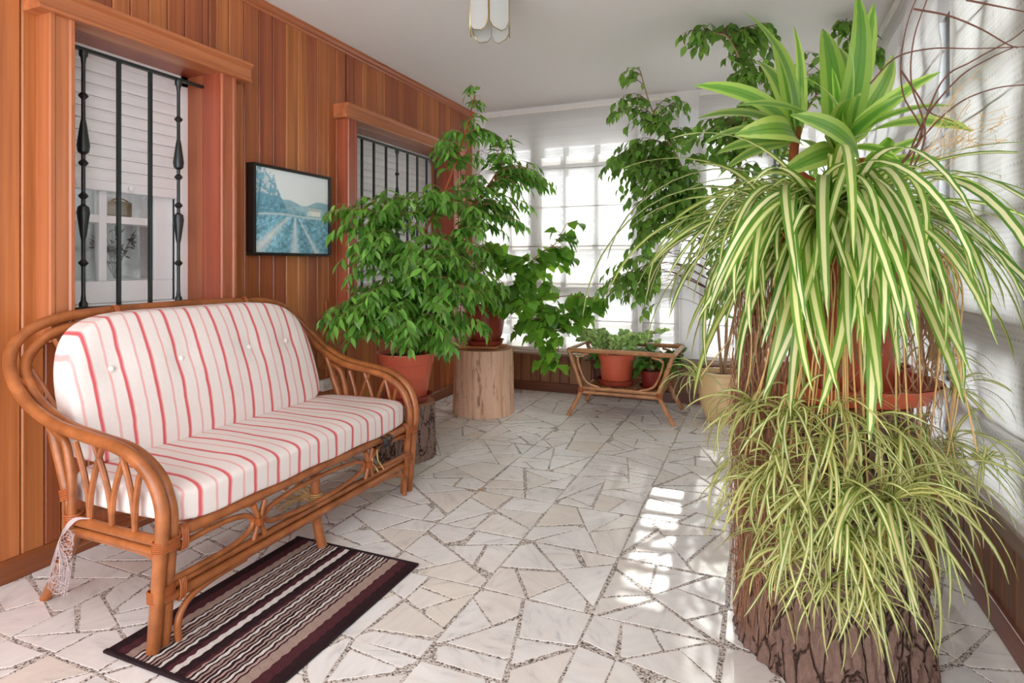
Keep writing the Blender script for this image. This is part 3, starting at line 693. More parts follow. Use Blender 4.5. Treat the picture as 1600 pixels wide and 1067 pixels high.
# front rails
for z, r in ((0.338, 0.018),): pole([(XF + .012, 1.20, z), (XF + .012, 1.5, z), (XF + .012, 2.26, z), (XF + .012, 2.56, z)], r, 'seat_rail', 3)
for z, r in ((0.186, 0.0125), (0.153, 0.0165)): pole([(XF + .004, 1.20, z), (XF + .004, 1.5, z), (XF + .004, 2.26, z), (XF + .004, 2.56, z)], r, 'lower_rail', 3)
for f in (lambda p: p, mir):
    pole([f(p) for p in [(XF + .01, 1.262, 0.0125 if f is not mir else 0.003), (XF + .01, 1.258, 0.05), (XF + .01, 1.268, 0.09), (XF + .006, 1.31, 0.122), (XF + .004, 1.40, 0.136), (XF + .004, 1.52, 0.138)]], 0.0105, 'corner_brace', 6)
    # apron ornament: half loop, pair of uprights
    pole([f(p) for p in [(XF + .012, 1.225, 0.296), (XF + .012, 1.33, 0.303), (XF + .012, 1.44, 0.303), (XF + .012, 1.515, 0.288), (XF + .012, 1.545, 0.256), (XF + .012, 1.515, 0.224), (XF + .012, 1.44, 0.209), (XF + .012, 1.33, 0.206), (XF + .012, 1.225, 0.206)]], 0.0095, 'apron_loop', 6)
    for a, b, c in ((1.540, 1.560, 1.540), (1.590, 1.572, 1.590)):
        pole([f((XF + .02, a, .318)), f((XF + .02, b, .256)), f((XF + .02, c, .196))], 0.0095, 'apron_upright', 5)
    q = MB(); ce = Vector(f((XF + .02, 1.566, .256)))
    for k in range(4): q.tube([ring_pt(ce + Vector((0, 0, .006 * (k - 1.5))), (0, 0, 1), (0.014, 0.027), 2 * PI * i / 12) for i in range(12)], 0.0035, 5, closed=True)
    q.build('apron_binding', BIND, sofa)
    # arm filling: arches crossing in pairs
    for xb, l, rr_ in ((-1.735, -.055, .045), (-1.84, -.07, .075), (-1.945, -.06, .07)):
        for dx in (l, rr_):
            zt = 0.575 if xb + dx < -1.72 else 0.53
            pole([f((xb, 1.205, 0.345)), f((xb + dx * .1, 1.203, 0.42)), f((xb + dx * .45, 1.201, 0.50)), f((xb + dx, 1.198, zt + .01))], 0.0092, 'arm_spindle', 6, 8)
    # curved inner arm post, seat side rails, splayed back leg
    pole([f(p) for p in ([(-2.235, 1.215, 0.545), (-2.165, 1.20, 0.598)] if f is mir else [(-2.165, 1.195, 0.655)]) + [(-2.11, 1.20, 0.608), (-2.06, 1.20, 0.575), (-2.035, 1.20, 0.50), (-2.025, 1.20, 0.42), (-2.03, 1.20, 0.30)]], 0.0135, 'arm_post', 6)
    for z, r in ((0.332, 0.016), (0.300, 0.012)): pole([f((-1.62, 1.205, z)), f((-1.8, 1.205, z)), f((-2.045, 1.205, z))], r, 'side_rail', 3)
    pole([f(p) for p in [(-1.628, 1.215, 0.20), (-1.638, 1.215, 0.25), (-1.675, 1.215, 0.277), (-1.76, 1.215, 0.284), (-2.02, 1.215, 0.284)]], 0.010, 'side_brace', 6)
    pole([f(p) for p in [(-2.16, 1.205, 0.67), (-2.115, 1.205, 0.56), (-2.045, 1.205, 0.38), (-2.03, 1.205, 0.30)]], 0.017, 'back_post', 6)
    pole([f(p) for p in [(-2.01, 1.222, 0.335), (-2.09, 1.235, 0.22), (-2.20, 1.25, 0.08), (-2.262, 1.255, 0.004)]], 0.0185, 'back_leg', 5)
    # wrapped joints
    def wrap(name, c, ax, rr, n=6, th=0.0042):
        q = MB(); ax = Vector(ax).normalized()
        for k in range(n): q.tube([ring_pt(Vector(c) + ax * (th * 1.7 * (k - (n - 1) / 2)), ax, rr, 2 * PI * i / 16) for i in range(16)], th, 5, closed=True)
        q.build(name, BIND, sofa)
    def wrap2(c, ax, side, w, h_, n=6, th=0.0034):
        """binding round two poles side by side along the direction side"""
        q = MB(); ax = Vector(ax).normalized(); sd = Vector(side).normalized(); ot = ax.cross(sd)
        for k in range(n):
            cc = Vector(c) + ax * (th * 1.7 * (k - (n - 1) / 2))
            q.tube([cc + sd * math.copysign(abs(math.cos(t)) ** .7, math.cos(t)) * w + ot * math.copysign(abs(math.sin(t)) ** .7, math.sin(t)) * h_ for t in [2 * PI * i / 18 for i in range(18)]], th, 5, closed=True)
        q.build('binding', BIND, sofa)
    sg = 1 if f is not mir else -1
    wrap2(f((-1.612, 1.213, .325)), (0, 0, 1), (0, 1, 0), .038, .021)
    wrap2(f((-1.632, 1.213, .178)), (0, 0, 1), (0, 1, 0), .038, .021)
    wrap2(f((-1.618, 1.268, .322)), (0, 1, 0), (0, 0, 1), .036, .019, 4)
    wrap2(f((-1.626, 1.268, .168)), (0, 1, 0), (0, 0, 1), .034, .018, 4)
    wrap2(f((-2.272, 1.186, .748)), (-.7, 0, .55), (.5, .55, -.5), .040, .021, 6)
    wrap2(f((-2.36, 1.56, .948)), (0, 1, 0), (.35, 0, -1), .038, .019, 3)
    wrap('binding', f((-2.055, 1.205, .41)), (.35, 0, -1), .02, 5)
    wrap('binding', f((-2.03, 1.208, .335)), (0, 0, 1), .023, 5)
oval = [(XF + .012, YC + .288 * math.cos(a) * (1 if abs(math.cos(a)) > 0 else 1), 0.255 + 0.047 * math.copysign(abs(math.sin(a)) ** .8, math.sin(a))) for a in [2 * PI * i / 20 for i in range(20)]]
pole(oval, 0.0095, 'apron_oval', 3, 8, True)
pole([(-1.655, 1.895, 0.30), (-1.652, 1.895, 0.20), (-1.648, 1.897, 0.12), (-1.632, 1.90, 0.045), (-1.622, 1.902, 0.012)], 0.0185, 'middle_leg', 6)
for x_, z_, r in ((-2.045, .335, .016), (-2.085, .225, .013)): pole([(x_, 1.205, z_), (x_, YC, z_), (x_, 2 * YC - 1.205, z_)], r, 'back_rail', 3)
for k in range(7): yk = 1.36 + k * 0.173; pole([(-1.62, yk, .318), (-1.85, yk, .322), (-2.045, yk, .332)], 0.009, 'seat_support', 3, 8)
for k in range(15):                            # spokes of the back, fanning out at the corners
    u = (k - 7) / 7; yb = YC + u * 0.50; yt = YC + u * 0.64 * (1 if abs(u) < .7 else 1.0)
    zt = 0.925 - max(0, abs(u) - .72) ** 1.4 * 0.75; xt = -2.368 + max(0, abs(u) - .72) * 0.15
    pole([(-2.052, yb, .34), (-2.20, (yb + yt) / 2, (.34 + zt) / 2), (xt, yt, zt)], 0.0085, 'back_spoke', 4, 8)
r_ = rng(8)
q = MB()
for k in range(16):
    a = Vector((-1.665, 1.885 + r_.uniform(-.03, .03), .215 + r_.uniform(-.012, .02))); q.tube(cr([a, a + Vector((-.03, r_.uniform(-.07, .01), r_.uniform(-.03, .06))), a + Vector((-.05, r_.uniform(-.13, -.02), r_.uniform(-.045, .05)))], 3), 0.0022, 4)
for k in range(4): q.ring((-1.65, 1.895, .2 + k * .008), (0, 0, 1), .022, .003, 14, 5)
tag(q.build('straw_tie', STRAWM, sofa), 'frayed straw binding round the middle leg')
q = MB()
for yk in (2.285, 2.33):
    for d in (-.007, 0, .007): q.tube([ring_pt((XF + .014, yk + d, .318), (0, 1, 0), (.040, .021), 2 * PI * i / 16) for i in range(16)], .004, 5, closed=True)
tag(q.build('strap', m_plain('black_tape', (38, 40, 44), .6), sofa), 'black tape wound round the seat rail')
q = MB()
for yk, zz in ((2.215, .255), (2.255, .262)): q.tube(cr([(XF + .02, yk, .30), (XF + .034, yk - .012, zz), (XF + .02, yk + .02, .235), (XF + .036, yk + .03, .205)], 5), .003, 5)
tag(q.build('loose_binding', TAN, sofa), 'pale loosened cane binding')

# ------------------------------------------------------------------ cushions
def soft_box(cx, cy, cz, hx, hy, hz, n=10, sub=26, shape=None, seed=1):
    import bmesh
    bm = bmesh.new(); bmesh.ops.create_cube(bm, size=2.0); bmesh.ops.subdivide_edges(bm, edges=bm.edges[:], cuts=sub, use_grid_fill=True)
    vs = []
    for v in bm.verts:
        p = v.co; L = (abs(p.x) ** n + abs(p.y) ** n + abs(p.z) ** n) ** (1 / n); k = max(abs(p.x), abs(p.y), abs(p.z)) / L
        vs.append(shape(p * k) if shape else (p.x * k * hx, p.y * k * hy, p.z * k * hz))
    fs = [[v.index for v in f.verts] for f in bm.faces]; bm.free()
    q = MB(); q.add([(cx + a, cy + b, cz + c) for a, b, c in vs], fs); return q
def seat_shape(p):
    hx, hy, hz = 0.262, 0.648, 0.058
    z = p.z * hz * (1 + 0.10 * (1 - p.x ** 2) * (1 - p.y ** 2)); x = p.x * hx
    if p.x > .6: z -= 0.012 * ((p.x - .6) / .4) ** 2
    return (x, p.y * hy, z + 0.0025 * math.sin(p.y * 14 + p.x * 3))
cush = empty('seat_cushion', (-1.862, YC, .362), 'long cream seat cushion with coral stripes lying flat on the settee', 'cushion')
soft_box(-1.862, YC, .418, 1, 1, 1, 9, 28, seat_shape).build('cushion_cover', CUSHION, cush)
def piping(pts, par, r=.004):
    q = MB(); q.tube(pts, r, 6, closed=True); q.build('piping', HEM, par)
bcush = empty('back_cushion', (-2.09, YC, .44), 'tall cream back cushion with coral stripes and covered buttons leaning on the settee back', 'cushion')
BTN = [(-.44, .06), (-.17, .06), (.17, .06), (.40, .06)]
def back_shape(p):
    hy, hz, hx = 0.582, 0.252, 0.062
    v = (p.z + 1) / 2; y = p.y * hy; z = p.z * hz
    k = 0.34                                 # rounded upper corners
    if v > .35:
        s_ = (v - .35) / .65; lim = 1 - k * (1 - math.sqrt(max(0, 1 - s_ ** 2.6))); y *= lim
    x = p.x * hx * (1 + .35 * (1 - p.y ** 2) * (1 - p.z ** 2))
    if p.x > 0:
        for by, bz in BTN: x -= 0.011 * math.exp(-(((y - by) / .05) ** 2 + ((z - bz) / .05) ** 2))
        x += 0.0015 * math.sin(y * 22 + z * 9) * math.sin(z * 14)
    lean = -0.33 * z - 0.16 * z * z
    return (x + lean, y, z)
soft_box(-2.175, YC - .045, .716, 1, 1, 1, 9, 34, back_shape).build('cushion_cover', CUSHION, bcush)
for by, bz in BTN:
    x_ = -2.175 + 0.062 * (1 + .35 * (1 - (by / .592) ** 2) * (1 - (bz / .252) ** 2)) - 0.33 * bz - .008
    q = MB(); q.tube([(x_ - .012, YC - .045 + by, .716 + bz), (x_ - .002, YC - .045 + by, .716 + bz), (x_ + .004, YC - .045 + by, .716 + bz), (x_ + .007, YC - .045 + by, .716 + bz)], [.010, .011, .009, .003], 12); q.build('button', HEM, bcush)

# net cloth hanging from the corner of the settee
nt = empty('net_cloth', (-2.03, 1.19, .36), 'strip of white netting hanging from the near side rail of the settee', 'netting')
q = MB(); r_ = rng(17); n_ = 26
for k in range(n_):
    u = k / (n_ - 1); a = Vector((-1.985 + .01 * u, 1.178, .352 - .008 * u))
    q.tube(cr([Vector((-1.93, 1.196, .355)), a, a + Vector((-.035 - .03 * u, -.012, -.05 - .03 * u)), Vector((-2.06 + .085 * u + r_.uniform(-.006, .006), 1.165 + r_.uniform(-.012, .012), .20 + r_.uniform(-.02, .03))), Vector((-2.10 + .11 * u + r_.uniform(-.012, .012), 1.165 + r_.uniform(-.012, .012), .115 + r_.uniform(-.02, .05)))], 5), .0011, 4)
for k in range(60):
    z = r_.uniform(.12, .33); u = (0.35 - z) / .24; x0 = -1.985 - .11 * u; q.tube(cr([(x0 + r_.uniform(0, .02), 1.165 + r_.uniform(-.012, .012), z), (x0 + .03 + .03 * u, 1.163 + r_.uniform(-.012, .012), z + r_.uniform(-.02, .02)), (x0 + .03 + .07 * u, 1.168, z + r_.uniform(-.02, .02))], 3), .0008, 4)
q.build('net_threads', m_plain('white_net', (184, 168, 168), .9), nt, kind='stuff')

# ------------------------------------------------------------------ rug
RX0, RX1, RY0, RY1 = -1.785, -1.195, 1.142, 1.94
def mk_rug():
    t = NT('striped_rug_pile'); tc = t.n('ShaderNodeTexCoord'); sp = t.n('ShaderNodeSeparateXYZ'); t.l(tc.outputs['Object'], sp.inputs[0])
    w = t.noise(t.coords((3, 1, 1)), 26, 2)
    sn = t.math('SINE', t.math('MULTIPLY', sp.outputs[1], 170.0))
    x = t.math('ADD', sp.outputs[0], t.math('MULTIPLY', t.math('SUBTRACT', w, .5), .010)); x = t.math('ADD', x, t.math('MULTIPLY', sn, .0017))
    u = t.math('DIVIDE', t.math('ADD', x, .295), .59)
    dk, bu, be, pk, wh = lin((52, 36, 40)), lin((86, 48, 54)), lin((176, 152, 142)), lin((192, 162, 156)), lin((228, 222, 218))
    seq = [(dk, 26), (bu, 26), (be, 22), (dk, 5)]
    for col in (wh, pk, be, wh, pk, be, wh): seq += [(col, 6), (dk, 5)]
    seq += [(dk, 10), (bu, 12), (wh, 14), (dk, 22), (bu, 8)]
    for col in (pk, wh, be, pk, wh, pk, be, wh, pk): seq += [(col, 6), (dk, 5)]
    seq += [(be, 26), (bu, 28), (dk, 30)]
    tot = sum(w_ for _, w_ in seq); pos = 0; st = []
    for col, w_ in seq: st.append((pos / tot, col)); pos += w_
    c = None
    for k in range(0, len(st), 24):
        cc = t.ramp(u, st[k:k + 24], 'CONSTANT'); c = cc if c is None else t.mix(t.math('GREATER_THAN', u, st[k][0]), c, cc)
    n = t.noise(t.coords(), 260, 3); t.bump(t.math('ADD', n, t.math('MULTIPLY', sn, .15)), .6, .006)
    c = t.mix(t.math('MULTIPLY', n, .35), c, (0.02, 0.012, 0.012)); return t.base(c, 1.0, .05)
RUG = mk_rug()
rug = empty('striped_rug', ((RX0 + RX1) / 2, (RY0 + RY1) / 2, 0.0), 'small rug with wavy brown, beige and white stripes on the floor under the settee front', 'rug')
q = MB(); nx, ny = 60, 8; vs = []; 
for i in range(nx + 1):
    for j in range(ny + 1):
        vs.append((RX0 + .006 + (RX1 - RX0 - .012) * i / nx, RY0 + .012 + (RY1 - RY0 - .024) * j / ny, .0095 + .0008 * math.sin(i * 1.3)))
q.add(vs, [(i * (ny + 1) + j, (i + 1) * (ny + 1) + j, (i + 1) * (ny + 1) + j + 1, i * (ny + 1) + j + 1) for i in range(nx) for j in range(ny)])
q.build('pile', RUG, rug)
q = MB(); q.box(RX0, RX1, RY0, RY1, .0026, .0085); q.build('backing', m_plain('dark_rug_edge', (50, 36, 40), .95, .1), rug, smooth=False, bevel=.002)
for a, b in ((RY0, RY0 + .014), (RY1 - .014, RY1)):
    q = MB(); q.box(RX0 - .001, RX1 + .001, a - .001, b, .0026, .0115); q.build('hem', m_plain('dark_rug_binding', (46, 34, 38), .95, .1, 0, 200, .3), rug, smooth=False, bevel=.003)

# ------------------------------------------------------------------ framed picture
py0, py1, pz0, pz1 = 2.345, 2.955, 1.198, 1.690
pic = empty('framed_picture', (-2.508, (py0 + py1) / 2, pz0), 'black framed landscape print with pale blue lavender fields on the plank wall', 'picture')
fw_ = 0.016
for (a, b, c, d) in ((py0, py1, pz1 - fw_, pz1), (py0, py1, pz0, pz0 + fw_), (py0, py0 + fw_, pz0 + fw_, pz1 - fw_), (py1 - fw_, py1, pz0 + fw_, pz1 - fw_)):
    MB().box(-2.507, -2.452, a, b, c, d).build('frame_side', BLACK, pic, smooth=False, bevel=.002)
NXp, NZp = 170, 136
U, Vv = np.meshgrid(np.linspace(0, 1, NXp), np.linspace(0, 1, NZp), indexing='ij')
def vnoise(u, v, fx, fz, seed):
    g = np.random.RandomState(seed).rand(int(fx) + 3, int(fz) + 3); x = u * fx; y_ = v * fz; i = x.astype(int); j = y_.astype(int); a = x - i; b = y_ - j
    a = a * a * (3 - 2 * a); b = b * b * (3 - 2 * b)
    return (g[i, j] * (1 - a) + g[i + 1, j] * a) * (1 - b) + (g[i, j + 1] * (1 - a) + g[i + 1, j + 1] * a) * b
def fbm(u, v, f, seed): return sum(vnoise(u, v, f * 2 ** k, f * 2 ** k, seed + k) / 2 ** k for k in range(4)) / 1.9
C3 = lambda *c: np.array(lin(c))
img = np.zeros((NXp, NZp, 3))
n1 = fbm(U, Vv, 5, 1); n2 = fbm(U, Vv, 16, 7); n3 = fbm(U, Vv, 40, 13)
def put(mask, col):
    global img
    m_ = np.clip(mask, 0, 1)[..., None]; img = img * (1 - m_) + col * m_
sky = C3(236, 240, 240)[None, None] * (1 - n1[..., None] * .25) + C3(190, 214, 222)[None, None] * n1[..., None] * .25; img = sky.copy()
def ss(a, b, x): t = np.clip((x - a) / (b - a), 0, 1); return t * t * (3 - 2 * t)
hill = .66 + .035 * np.sin(U * 7 + .5) + .02 * np.sin(U * 17); put(ss(.0, .02, hill - Vv), C3(150, 188, 200) * (.8 + .35 * n2[..., None]))
hill2 = .58 + .03 * np.sin(U * 9 + 2); put(ss(.0, .02, hill2 - Vv), C3(168, 204, 212) * (.8 + .35 * n2[..., None]))
tree = .58 + .42 * np.exp(-((U - .06) / .24) ** 4) - .22 * np.clip(U - .36, 0, 1) + .30 * (n2 - .5) * np.exp(-((U - .1) / .3) ** 2) + .06 * (n2 - .5)
leafy = ss(-.02, .05, tree - Vv) * (U < .64 + .05 * n2) * (.35 + .65 * ss(.34, .52, n3 + .35 * ss(.75, .5, Vv)))
put(leafy, C3(112, 164, 184) * (.35 + 1.25 * n3[..., None]))
field = .46 + .01 * np.sin(U * 6) - .05 * np.clip(.4 - U, 0, 1); dv = np.clip(field - Vv, 0, 1); xc = (U - .52) / (dv + .06)
rows = .5 + .5 * np.cos(xc * 9); put(ss(0, .015, field - Vv), C3(128, 182, 202) * (.25 + 1.4 * n3[..., None]) * (.85 + .3 * rows[..., None]))
for c_, w_ in ((-1.05, .22), (-.02, .10), (.62, .07)): put(np.exp(-((xc - c_) / w_) ** 2) * ss(0, .03, dv) * (.55 + .5 * n2), C3(226, 232, 230))
put(np.exp(-((Vv - field - .005) / .012) ** 2) * .8, C3(214, 226, 226))
put(((np.abs(U - .80) < .085) & (np.abs(Vv - .515) < .032)).astype(float), C3(240, 240, 234)); put(((np.abs(U - .80) < .1) & (np.abs(Vv - .565) < .018 + .0)).astype(float), C3(196, 204, 200))
put(((np.abs(U - .72) < .03) & (np.abs(Vv - .505) < .022)).astype(float), C3(226, 232, 230))
put(np.exp(-((U - .03 - .10 * (Vv - .4)) / .012) ** 2) * ss(.38, .45, Vv) * (Vv < .85), C3(84, 130, 150))
ya, yb, za, zb = py0 + fw_, py1 - fw_, pz0 + fw_, pz1 - fw_
q = MB(); q.add([(-2.466, ya + (yb - ya) * u, za + (zb - za) * v) for u, v in zip(U.ravel(), Vv.ravel())], [(i * NZp + j, (i + 1) * NZp + j, (i + 1) * NZp + j + 1, i * NZp + j + 1) for i in range(NXp - 1) for j in range(NZp - 1)])
def mk_print():
    t = NT('landscape_print'); a = t.n('ShaderNodeVertexColor', layer_name='Col'); return t.base(a.outputs[0], .5, .3)
pr_ = q.build('print', mk_print(), pic)
ca = pr_.data.color_attributes.new('Col', 'FLOAT_COLOR', 'POINT'); ca.data.foreach_set('color', np.concatenate([img.reshape(-1, 3), np.ones((NXp * NZp, 1))], 1).ravel().astype(np.float32))

# ------------------------------------------------------------------ socket and its duct
so = empty('wall_socket', (-2.508, 2.97, .36), 'white double wall socket on the planks beyond the settee arm', 'socket')
MB().box(-2.508, -2.470, 2.905, 3.035, .365, .435).build('socket_box', SOCKETM, so, smooth=False, bevel=.005)
for yk in (2.937, 3.003):
    q = MB(); q.tube([(-2.471, yk, .40), (-2.467, yk, .40), (-2.467, yk, .40)], [.023, .023, .019], 20); pl = q.build('socket_face', SOCKETM, so)
    for d in (-.009, .009):
        q = MB(); q.tube([(-2.4675, yk + d, .40), (-2.4660, yk + d, .40)], .0032, 8); q.build('hole', RUBBER, pl)
MB().box(-2.508, -2.496, 2.962, 2.978, .435, .92).build('cable_duct', CASING, so, smooth=False, bevel=.002)

# ------------------------------------------------------------------ logs
def log(name, cx, cy, r, h, label, bark, seed, rb=None, amp=.012, lobes=.04, z0=.0026, seg=96, rows=46, furrow=True):
    rd = np.random.RandomState(seed); L = empty(name, (cx, cy, z0), label, 'log'); rb = rb or r
    ph = rd.rand(6) * 6.28; vs = []
    for j in range(rows + 1):
        v = j / rows; z = z0 + (h - z0) * v
        for k in range(seg):
            a = 2 * PI * k / seg; rr = rb + (r - rb) * v ** .8
            rr *= 1 + lobes * (math.sin(2 * a + ph[0]) * .5 + math.sin(3 * a + ph[1]) * .35 + math.sin(5 * a + ph[2] + v) * .25)
            if furrow:
                w = math.sin(a * 23 + 1.6 * math.sin(v * 9 + ph[3] + a * 2) + 1.1 * math.sin(a * 7 + v * 14)); rr += amp * (1 - abs(w)) ** .6 * .9 - amp * .5 + amp * .5 * (rd.rand() - .5)
                rr -= amp * .7 * max(0, math.sin(v * 34 + 2.2 * math.sin(a * 6 + ph[4]) + ph[5])) ** 10
            else: rr += amp * .3 * math.sin(a * 31 + math.sin(v * 5)) + amp * .2 * (rd.rand() - .5)
            vs.append((cx + rr * math.cos(a), cy + rr * math.sin(a), z))
    q = MB(); q.add(vs, [(j * seg + k, j * seg + (k + 1) % seg, (j + 1) * seg + (k + 1) % seg, (j + 1) * seg + k) for j in range(rows) for k in range(seg)] + [tuple(range(seg))[::-1]])
    o = q.build('bark' if furrow else 'peeled_side', bark, L)
    top = vs[-seg:]; q = MB(); m_ = [(cx + (p[0] - cx) * f, cy + (p[1] - cy) * f, h + d) for f, d in ((1, 0), (.94, .004), (.5, .0045)) for p in top]; m_.append((cx, cy, h + .004))
    q.add(m_, [(j * seg + k, j * seg + (k + 1) % seg, (j + 1) * seg + (k + 1) % seg, (j + 1) * seg + k) for j in range(2) for k in range(seg)] + [(2 * seg + k, 2 * seg + (k + 1) % seg, 3 * seg) for k in range(seg)])
    q.build('sawn_top', RINGS, L); return L
log('bark_log', -1.955, 3.03, .170, .325, 'short grey log with rough bark on the floor behind the settee, carrying the fig pot', BARK2, 4, .176, .008, .03)
log('peeled_log', -1.975, 4.165, .225, .500, 'pale peeled log standing near the far left corner under the grape ivy', PEELED, 9, .236, .008, .035, furrow=False)
for k, (cx, cy, a, l, w, z) in enumerate(((-1.99, 4.10, .25, .30, .10, .505), (-1.94, 4.235, .22, .24, .07, .505))):
    q = MB(); d = Vector((math.cos(a), math.sin(a), 0)); n = Vector((-d.y, d.x, 0)); c = Vector((cx, cy, 0))
    vs = [c + d * (sx * l / 2) + n * (sy * w / 2) + UP * zz for sx in (-1, 1) for sy in (-1, 1) for zz in (z, z + .018)]
    q.add(vs, [(0, 1, 3, 2), (4, 6, 7, 5), (0, 4, 5, 1), (2, 3, 7, 6), (0, 2, 6, 4), (1, 5, 7, 3)])
    tag(q.build('wood_board', WOODCUT, smooth=False, bevel=.002), ('thin wooden board on the peeled log, partly under the pot saucer', 'small offcut of board on the back of the peeled log top')[k], 'board')
LOGC = (.197, 2.015)
log('bark_log', *LOGC, .205, .745, 'big brown log with deeply furrowed bark in the right foreground', BARK, 2, .268, .011, .05, seg=200, rows=100)

# ------------------------------------------------------------------ pots
def flower_pot(cx, cy, z, r, h, m, parent, style='rim', saucer=None, sm=None):
    if style == 'rim':
        pr = [(0, z), (r * .66, z), (r * .68, z + .006), (r * .84, z + h * .72), (r * .86, z + h * .74), (r * .86, z + h * .76), (r * .90, z + h * .77), (r * .96, z + h * .95), (r, z + h * .96), (r, z + h), (r * .93, z + h), (r * .90, z + h * .90), (r * .8, z + h * .5)]
        st = (r * .89, z + h * .90)
    elif style == 'round':
        pr = [(0, z), (r * .62, z), (r * .72, z + h * .04), (r * .90, z + h * .25), (r, z + h * .55), (r * .98, z + h * .80), (r * .92, z + h * .93), (r * .96, z + h * .96), (r * .96, z + h), (r * .88, z + h), (r * .88, z + h * .85), (r * .9, z + h * .5)]
        st = (r * .89, z + h * .88)
    else:
        pr = [(0, z), (r * .78, z), (r * .80, z + .004), (r * .92, z + h * .8), (r * .97, z + h * .8), (r, z + h), (r * .93, z + h), (r * .9, z + h * .85), (r * .85, z + h * .5)]
        st = (r * .9, z + h * .86)
    q = MB(); q.lathe(pr, cx, cy, 48); q.build('pot', m, parent)
    q = MB(); q.lathe([(st[0], st[1]), (st[0] * .6, st[1] + .012), (0, st[1] + .018)], cx, cy, 28); q.build('soil', SOIL, parent)
    if saucer:
        rs, hs = saucer; q = MB(); zs = z - .006; q.lathe([(0, zs), (rs * .8, zs), (rs * .86, zs + .004), (rs * .97, zs + hs), (rs, zs + hs), (rs, zs + hs - .004), (rs * .93, zs + hs), (rs * .82, zs + .0085), (0, zs + .0085)][:5] + [(rs * .94, zs + hs), (rs * .82, zs + .0055), (0, zs + .0055)], cx, cy, 48); q.build('saucer', sm or m, parent)
    return st[1]

# ------------------------------------------------------------------ leaves
def leaf_mesh(name, mat, L, Wd, prof, fold=.25, curl=.25, seg=6, wave=0.0, side=1.0):
    """a pointed leaf along +x, face up +z; prof gives the half width along its length"""
    vs = []; 
    for i in range(seg + 1):
        t = i / seg; w = prof(t) * Wd / 2; x = t * L; z = -curl * L * t * t
        f = fold * w; wv = wave * Wd * math.sin(t * 15)
        vs += [(x, -w, z + f + wv), (x, 0, z), (x, w, z + f - wv)]
    fs = []
    for i in range(seg):
        b = 3 * i; fs += [(b, b + 3, b + 4, b + 1), (b + 1, b + 4, b + 5, b + 2)]
    me = bpy.data.meshes.new(name); me.from_pydata(vs, [], fs); me.materials.append(mat)
    me.polygons.foreach_set('use_smooth', [True] * len(fs)); return me
def fig_prof(t): return max(.0, math.sin(PI * min(1, t * 1.08 + .0) ** .85)) if t < .86 else max(0.0, .26 * (1 - t) / .14)
def oval_prof(t): return math.sin(PI * t ** .9) ** .75 if 0 < t < 1 else 0.02
def ribbon_mesh(name, mat, L, Wd, th0, th1, pw=1.0, seg=14, fold=.18, taper=.55, base=.4, side=0.0, twist=0.0):
    """an arching strap leaf in the x-z plane from the origin, with u across and v along"""
    vs = []; uvs = []; x = z = y = 0.0; ds = L / seg
    for i in range(seg + 1):
        t = i / seg; th = th0 + (th1 - th0) * t ** pw
        w = Wd / 2 * min(1, base + t * 4) * (max(0.0, 1 - t ** 3.2)) ** taper
        w = max(w, Wd * .02); tw = twist * t
        nx, nz = -math.sin(th), math.cos(th)
        for sgn in (-1, 0, 1):
            f = fold * w * abs(sgn); oy = sgn * w * math.cos(tw); on = f + sgn * w * math.sin(tw)
            vs.append((x + nx * on, y + oy, z + nz * on)); uvs.append((.5 + .5 * sgn, t))
        x += math.cos(th) * ds; z += math.sin(th) * ds; y += side * ds * t
    fs = []
    for i in range(seg):
        b = 3 * i; fs += [(b, b + 3, b + 4, b + 1), (b + 1, b + 4, b + 5, b + 2)]
    me = bpy.data.meshes.new(name); me.from_pydata(vs, [], fs); me.materials.append(mat)
    ul = me.uv_layers.new(name='UVMap'); idx = np.zeros(len(me.loops), int); me.loops.foreach_get('vertex_index', idx)
    ul.data.foreach_set('uv', np.array(uvs)[idx].ravel().astype(np.float32)); me.polygons.foreach_set('use_smooth', [True] * len(fs)); return me
def place(root, items, n_parts=300, name='leaf', rest='small_leaves', parent=None):
    """items: (mesh, world matrix). The ones that show largest become objects, the rest one mesh"""
    def score(it):
        p = it[1].translation; px = pix(p); 
        if not (-60 < px[0] < 1660 and -60 < px[1] < 1130): return -1 / max(.1, px[2])
        return -px[2]
    items = sorted(items, key=score, reverse=True)
    # spread over the crown as well as nearest: take the nearest two in each patch of the view first
    seen = {}; first = []; later = []
    for it in items:
        px = pix(it[1].translation); k = (int(px[0] // 14), int(px[1] // 14))
        seen[k] = seen.get(k, 0) + 1
        (first if seen[k] <= 2 and score(it) < 0 and -60 < px[0] < 1660 else later).append(it)
    items = first + later
    og = Matrix.Translation(-ORG[root.name])
    for me, M in items[:n_parts]:
        o = bpy.data.objects.new(name, me); COL.objects.link(o); o.parent = root; o.matrix_local = og @ M
    if len(items) > n_parts: join_items(root, items[n_parts:], rest)
